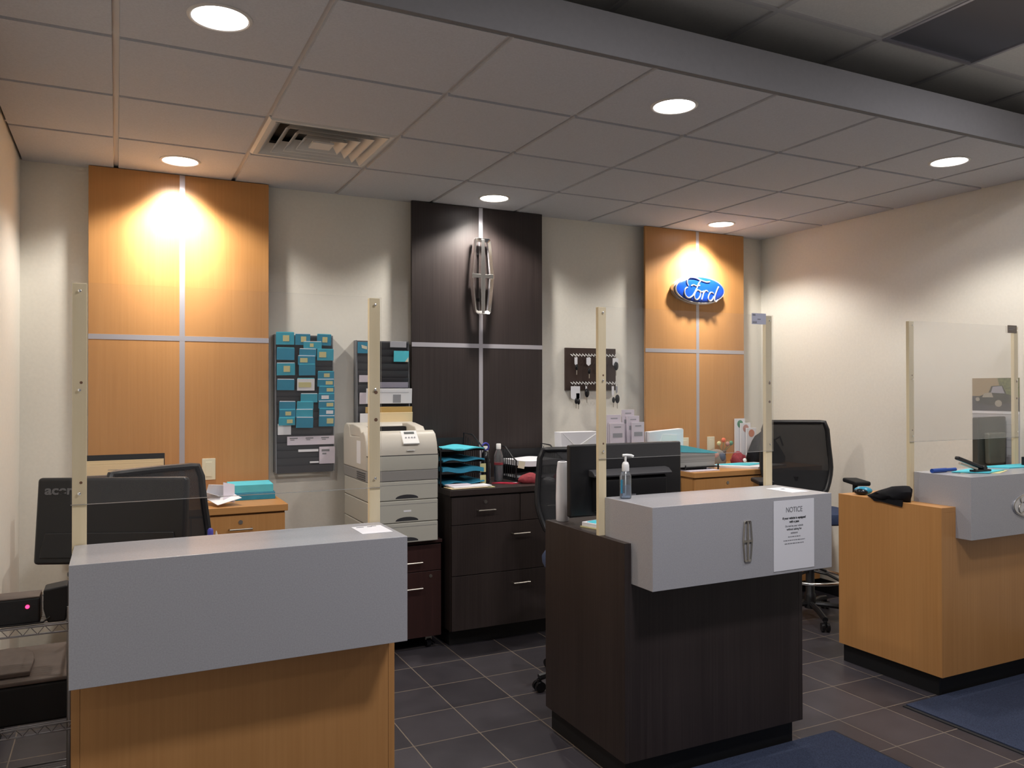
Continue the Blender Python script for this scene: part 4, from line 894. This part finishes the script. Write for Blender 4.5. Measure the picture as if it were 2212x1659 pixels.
leaflets('tall stepped holder of white leaflets right of the key board', 3.312, 4.80, TZ, 0.052, (0.440, 0.395, 0.350), M['pink'], dx=0.028)
t = thing('document_box', 'flat white box of forms standing behind the cyan folder pile', 'box', (3.615, 4.75, 0.9455), rz=-0.03)
part('box', MB().prism([(-0.165, 0), (0.135, 0), (0.140, 0.270), (0.13, 0.277), (-0.165, 0.258)], 'y', -0.03, 0.03), M['white'], t, bevel=0.003); part('sheet', MB().prism([(-0.09, 0.12), (0.06, 0.14), (0.08, 0.23), (-0.05, 0.24)], 'y', -0.033, -0.030), M['whitep'], t)

# ---------------------------------------------------------------- items on the right credenza (top 0.945)
RZ = 0.9454
t = thing('letter_tray', 'low black wire tray under the cyan folder pile on the right credenza', 'letter tray', (3.52, 4.40, RZ))
part('tray', MB().box(0, 0.30, 0, 0.28, 0.020, 0.026), M['blackm'], t)
part('base', MB().box(-0.01, 0.25, -0.06, 0.20, 0.0, 0.006), M['pink'], t)
fm = MB()
for x in (0.005, 0.295):
    for y in (0.01, 0.27): fm.box(x-0.004, x+0.004, y-0.004, y+0.004, 0.0, 0.040)
part('feet', fm, M['black'], t); part('clip', MB().box(0.20, 0.27, 0.02, 0.06, 0.001, 0.018), M['silver'], t)
tag(part('paper_bundle', MB().prism([(-0.155, 0), (0.145, 0), (0.150, 0.088), (-0.15, 0.105)], 'y', -0.13, 0.13), wood('grey_page_edges', (0.17, 0.18, 0.18), (0.42, 0.43, 0.42), 0.8, horiz=True, fine=160), loc=(3.640, 4.54, RZ+0.0265), bevel=0.003), 'grey bundle of pages beneath the cyan folder pile', 'papers')
t = tag(part('file_folder', MB().prism([(-0.155, 0.055), (-0.11, 0.050), (0.175, -0.004), (0.150, -0.010), (-0.150, 0.007)], 'y', -0.135, 0.135), M['cyan'], loc=(3.640, 4.54, RZ+0.1255)), 'cyan folders sloping over the grey page bundle on the right credenza', 'folder')
t = tag(part('paper_bundle', MB().prism([(-0.27, 0.10), (-0.05, -0.16), (0.28, -0.10), (0.20, 0.15), (-0.15, 0.16)], 'z', 0, 0.014), M['white'], loc=(4.13, 4.455, RZ)), 'white papers spread at the front of the right credenza', 'papers')
tag(part('file_folder', MB().prism([(-0.20, 0.09), (-0.02, -0.07), (0.20, 0.0), (0.05, 0.11)], 'z', 0, 0.005), M['cyan'], loc=(4.12, 4.47, RZ+0.0143)), 'flat cyan folder on the spread white papers', 'folder')
t = crumple('patchwork_pouch', 'soft patchwork pouch in grey, salmon and slate behind the papers', 'pouch', (4.045, 4.70, RZ), (0.090, 0.050, 0.115), mat('grey_beige_cloth', (0.24, 0.21, 0.18), 0.9), 31, amp=0.15)
part('salmon_patch', MB().sphere((-0.035, -0.035, 0.075), 0.030, (1, 0.6, 0.8)), M['patch'], t, smooth=True); part('slate_patch', MB().sphere((0.025, -0.040, 0.060), 0.034, (0.9, 0.6, 1.0)), M['slate'], t, smooth=True)
t = crumple('knitted_pouch', 'small crimson knitted pouch in front of the black bag', 'pouch', (4.215, 4.655, RZ), (0.055, 0.040, 0.085), M['red'], 33, amp=0.6)
tag(part('pompom', MB().sphere((0, 0, 0.014), 0.014), M['whitep'], loc=(4.235, 4.60, RZ+0.0195), smooth=True), 'tiny white ball at the foot of the crimson pouch', 'ornament')
t = thing('flower_ornament', 'small orange and yellow flower ornament above the crimson pouch', 'ornament', (4.185, 4.785, RZ))
part('pot', MB().lathe([(0.02, 0), (0.026, 0.09), (0.02, 0.095)]), M['taupe'], t, smooth=True)
for (x, z, mm) in ((0.0, 0.175, M['orangef']), (-0.045, 0.150, M['yellow']), (0.04, 0.145, M['patch']), (0.075, 0.150, M['green'])):
    f = part('bloom', MB().sphere((x, -0.01, z), 0.020, (1, 0.6, 0.9), 10), mm, t, smooth=True); part('stem', MB().cyl((x*0.3, 0, 0.09), (x, -0.01, z-0.015), 0.002, seg=6), M['green'], f)
leaflets('stepped holder of white leaflets with round coloured prints right of the maple panel', 4.400, 4.84, RZ, 0.050, (0.335, 0.300, 0.262), M['white'], dx=0.038, disc=[M['green'], M['patch'], M['orange']])
t = crumple('black_bag', 'slumped black nylon bag on the right credenza behind the pine post', 'bag', (4.490, 4.64, RZ), (0.200, 0.095, 0.245), M['bagf'], 41, amp=0.16)
for v in t.data.vertices:
    k = 1-0.50*min(1, v.co.z/0.23); v.co.x = v.co.x*k - 0.03*v.co.z/0.23; v.co.y *= k
part('handle', MB().tube([(0.06, -0.02, 0.17), (0.10, -0.04, 0.20), (0.14, -0.03, 0.13)], 0.008, 8), M['bagf'], t, smooth=True)

# ---------------------------------------------------------------- items on the right desk
t = thing('stapler', 'open black stapler lying on the right desk counter', 'stapler', (3.93, 2.60, 1.0894), rz=-0.05)
part('base', MB().box(-0.02, 0.10, -0.018, 0.018, 0.0, 0.010), M['black'], t, bevel=0.003)
part('arm', MB().obox((-0.045, 0, 0.048), (0.19, 0.026, 0.018), (0, 0.30, 0)), M['black'], t, bevel=0.006)
part('magazine', MB().obox((-0.050, 0, 0.030), (0.13, 0.014, 0.010), (0, 0.26, 0)), M['nickel'], t)
part('hinge', MB().cyl((0.055, -0.018, 0.016), (0.055, 0.018, 0.016), 0.014), M['black'], t, smooth=True)
tag(part('marker', MB().cyl((-0.065, 0, 0.011), (0.045, 0, 0.011), 0.011, seg=16).cyl((0.045, 0, 0.011), (0.12, 0, 0.011), 0.009, seg=16), M['navy'], loc=(3.80, 2.70, 1.0822), smooth=True), 'thick blue marker lying at the left end of the right desk counter', 'marker')
flat('note_pad', 'thin yellow pad edge under the cyan folder by the stapler', 'papers', [(3.86, 2.63), (4.02, 2.53), (4.20, 2.60), (4.05, 2.70)], 1.0822, M['yellow'], 0.002)
flat('file_folder', 'cyan folder under the open stapler on the right desk counter', 'folder', [(3.83, 2.66), (3.96, 2.545), (4.17, 2.60), (4.06, 2.72)], 1.0844, M['cyan'], 0.0045)
flat('file_folder', 'cyan folder farther right on the right desk counter', 'folder', [(4.24, 2.775), (4.31, 2.66), (4.61, 2.64), (4.60, 2.77)], 1.0822, M['cyan'], 0.006)
t = thing('tape_box', 'small black and white box behind the far right pine post', 'box', (4.535, 2.70, 1.0884)); part('box', MB().box(-0.02, 0.05, -0.02, 0.02, 0, 0.045), M['blackm'], t, bevel=0.002); part('label', MB().box(-0.015, 0.05, -0.0212, -0.02, 0.014, 0.040), M['white'], t)
t = crumple('black_pouch', 'flat black leather pouch draped over the left edge of the right desk', 'bag', (3.650, 2.880, 0.9305), (0.058, 0.130, 0.066), M['bagf'], 51, amp=0.22)
for v in t.data.vertices: v.co.z *= 0.35 + 1.15*max(0, min(1, (0.13-v.co.y)/0.24))
part('pouch_flap', MB().prism([(-0.105, -0.022), (0.02, -0.010), (0.06, -0.012), (0.085, 0.006), (-0.11, 0.010)], 'x', -0.0485, -0.0415), M['bagf'], t)
t = thing('computer_mouse', 'black and teal computer mouse at the back of the right desk worktop', 'mouse', (3.70, 3.09, 0.9295), rz=0.6)
part('body', MB().sphere((0, 0, 0.022), 0.045, (0.75, 1.05, 0.50)), M['teal'], t, smooth=True); part('grip', MB().sphere((-0.022, 0.01, 0.017), 0.034, (0.7, 1.1, 0.5)), M['gloss'], t, smooth=True)

# ---------------------------------------------------------------- floor mats
for lab, x0, x1, y0, y1 in (('blue carpet mat in front of the dark desk', 1.93, 2.845, 1.55, 2.535), ('blue carpet mat in front of the right desk', 3.355, 4.60, 1.75, 2.585)):
    t = thing('floor_mat', lab, 'mat', ((x0+x1)/2, (y0+y1)/2, 0.0), group='floor mats'); w, h = (x1-x0)/2, (y1-y0)/2
    part('rubber_border', MB().box(-w, w, -h, h, 0, 0.005), M['rubber'], t, bevel=0.002)
    part('pile', MB().box(-w+0.018, w-0.018, -h+0.018, h-0.006, 0.0052, 0.010), M['matblue'], t)

# ---------------------------------------------------------------- wire shelf at the far left
t = thing('wire_shelf', 'zinc wire shelving unit between the left wall and the left desk', 'shelf', (-0.452, 3.00, 0)); SW, SD = 0.325, 0.45
for x in (0.010, SW-0.010):
    for y in (0.010, SD-0.010): part('upright', MB().cyl((x, y, 0), (x, y, 0.80), 0.010, seg=12), M['wire'], t, smooth=True)
for z in (0.748, 0.425, 0.12):
    m = MB()
    for dz in (0, -0.025):
        m.tube([(0, 0, z+dz), (SW, 0, z+dz), (SW, SD, z+dz), (0, SD, z+dz)], 0.0035, 6, True)
    for k in range(1, 22): m.cyl((0, SD*k/22, z), (SW, SD*k/22, z), 0.0018, seg=5)
    zz = [(SW*k/16, 0, z-0.025*(k % 2)) for k in range(17)]; m.tube(zz, 0.002, 5)
    part('wire_tier', m, M['wire'], t)
t = thing('network_box', 'black device with a red light on the wire shelf', 'router', (-0.438, 3.015, 0.7520))
part('case', MB().box(0, 0.215, 0, 0.10, 0, 0.086), M['black'], t, bevel=0.006)
part('top_cover', MB().box(0.002, 0.213, 0.002, 0.098, 0.0862, 0.0895), M['taupe'], t)
part('power_light', MB().cyl((0.180, -0.003, 0.060), (0.180, 0.002, 0.060), 0.006), M['led'], t, label='glowing red light')
t = thing('power_brick', 'black power adapter beside the device with the red light', 'adapter', (-0.214, 3.015, 0.7520))
part('brick', MB().prism([(0, 0.045), (0.012, 0.0), (0.065, 0.0), (0.070, 0.045), (0.070, 0.118), (0.0, 0.108)], 'y', 0, 0.09), M['blackm'], t, bevel=0.006)
part('cord', MB().tube([(0.02, -0.002, 0.02), (0.0, -0.008, 0.006), (-0.05, -0.008, 0.005), (-0.12, -0.006, 0.005)], 0.003, 6), M['black'], t, smooth=True)
t = thing('storage_bin', 'low dark bin with a grey-brown lid on the lower tier of the wire shelf', 'bin', (-0.445, 3.015, 0.4295))
part('bin', MB().box(0, 0.31, 0, 0.41, 0, 0.128), M['blackm'], t, bevel=0.01)
part('lid', MB().box(-0.002, 0.312, -0.002, 0.412, 0.129, 0.142), M['taupe'], t, bevel=0.005, seg=3)
part('lid_panel', MB().prism([(0.012+0.09-0.09*math.cos(a_*PI/8), 0.20+0.16*math.sin(a_*PI/8)) for a_ in range(0, 9)] + [(0.19, 0.05), (0.012, 0.05)], 'z', 0.1422, 0.158), M['taupe'], t, bevel=0.004)
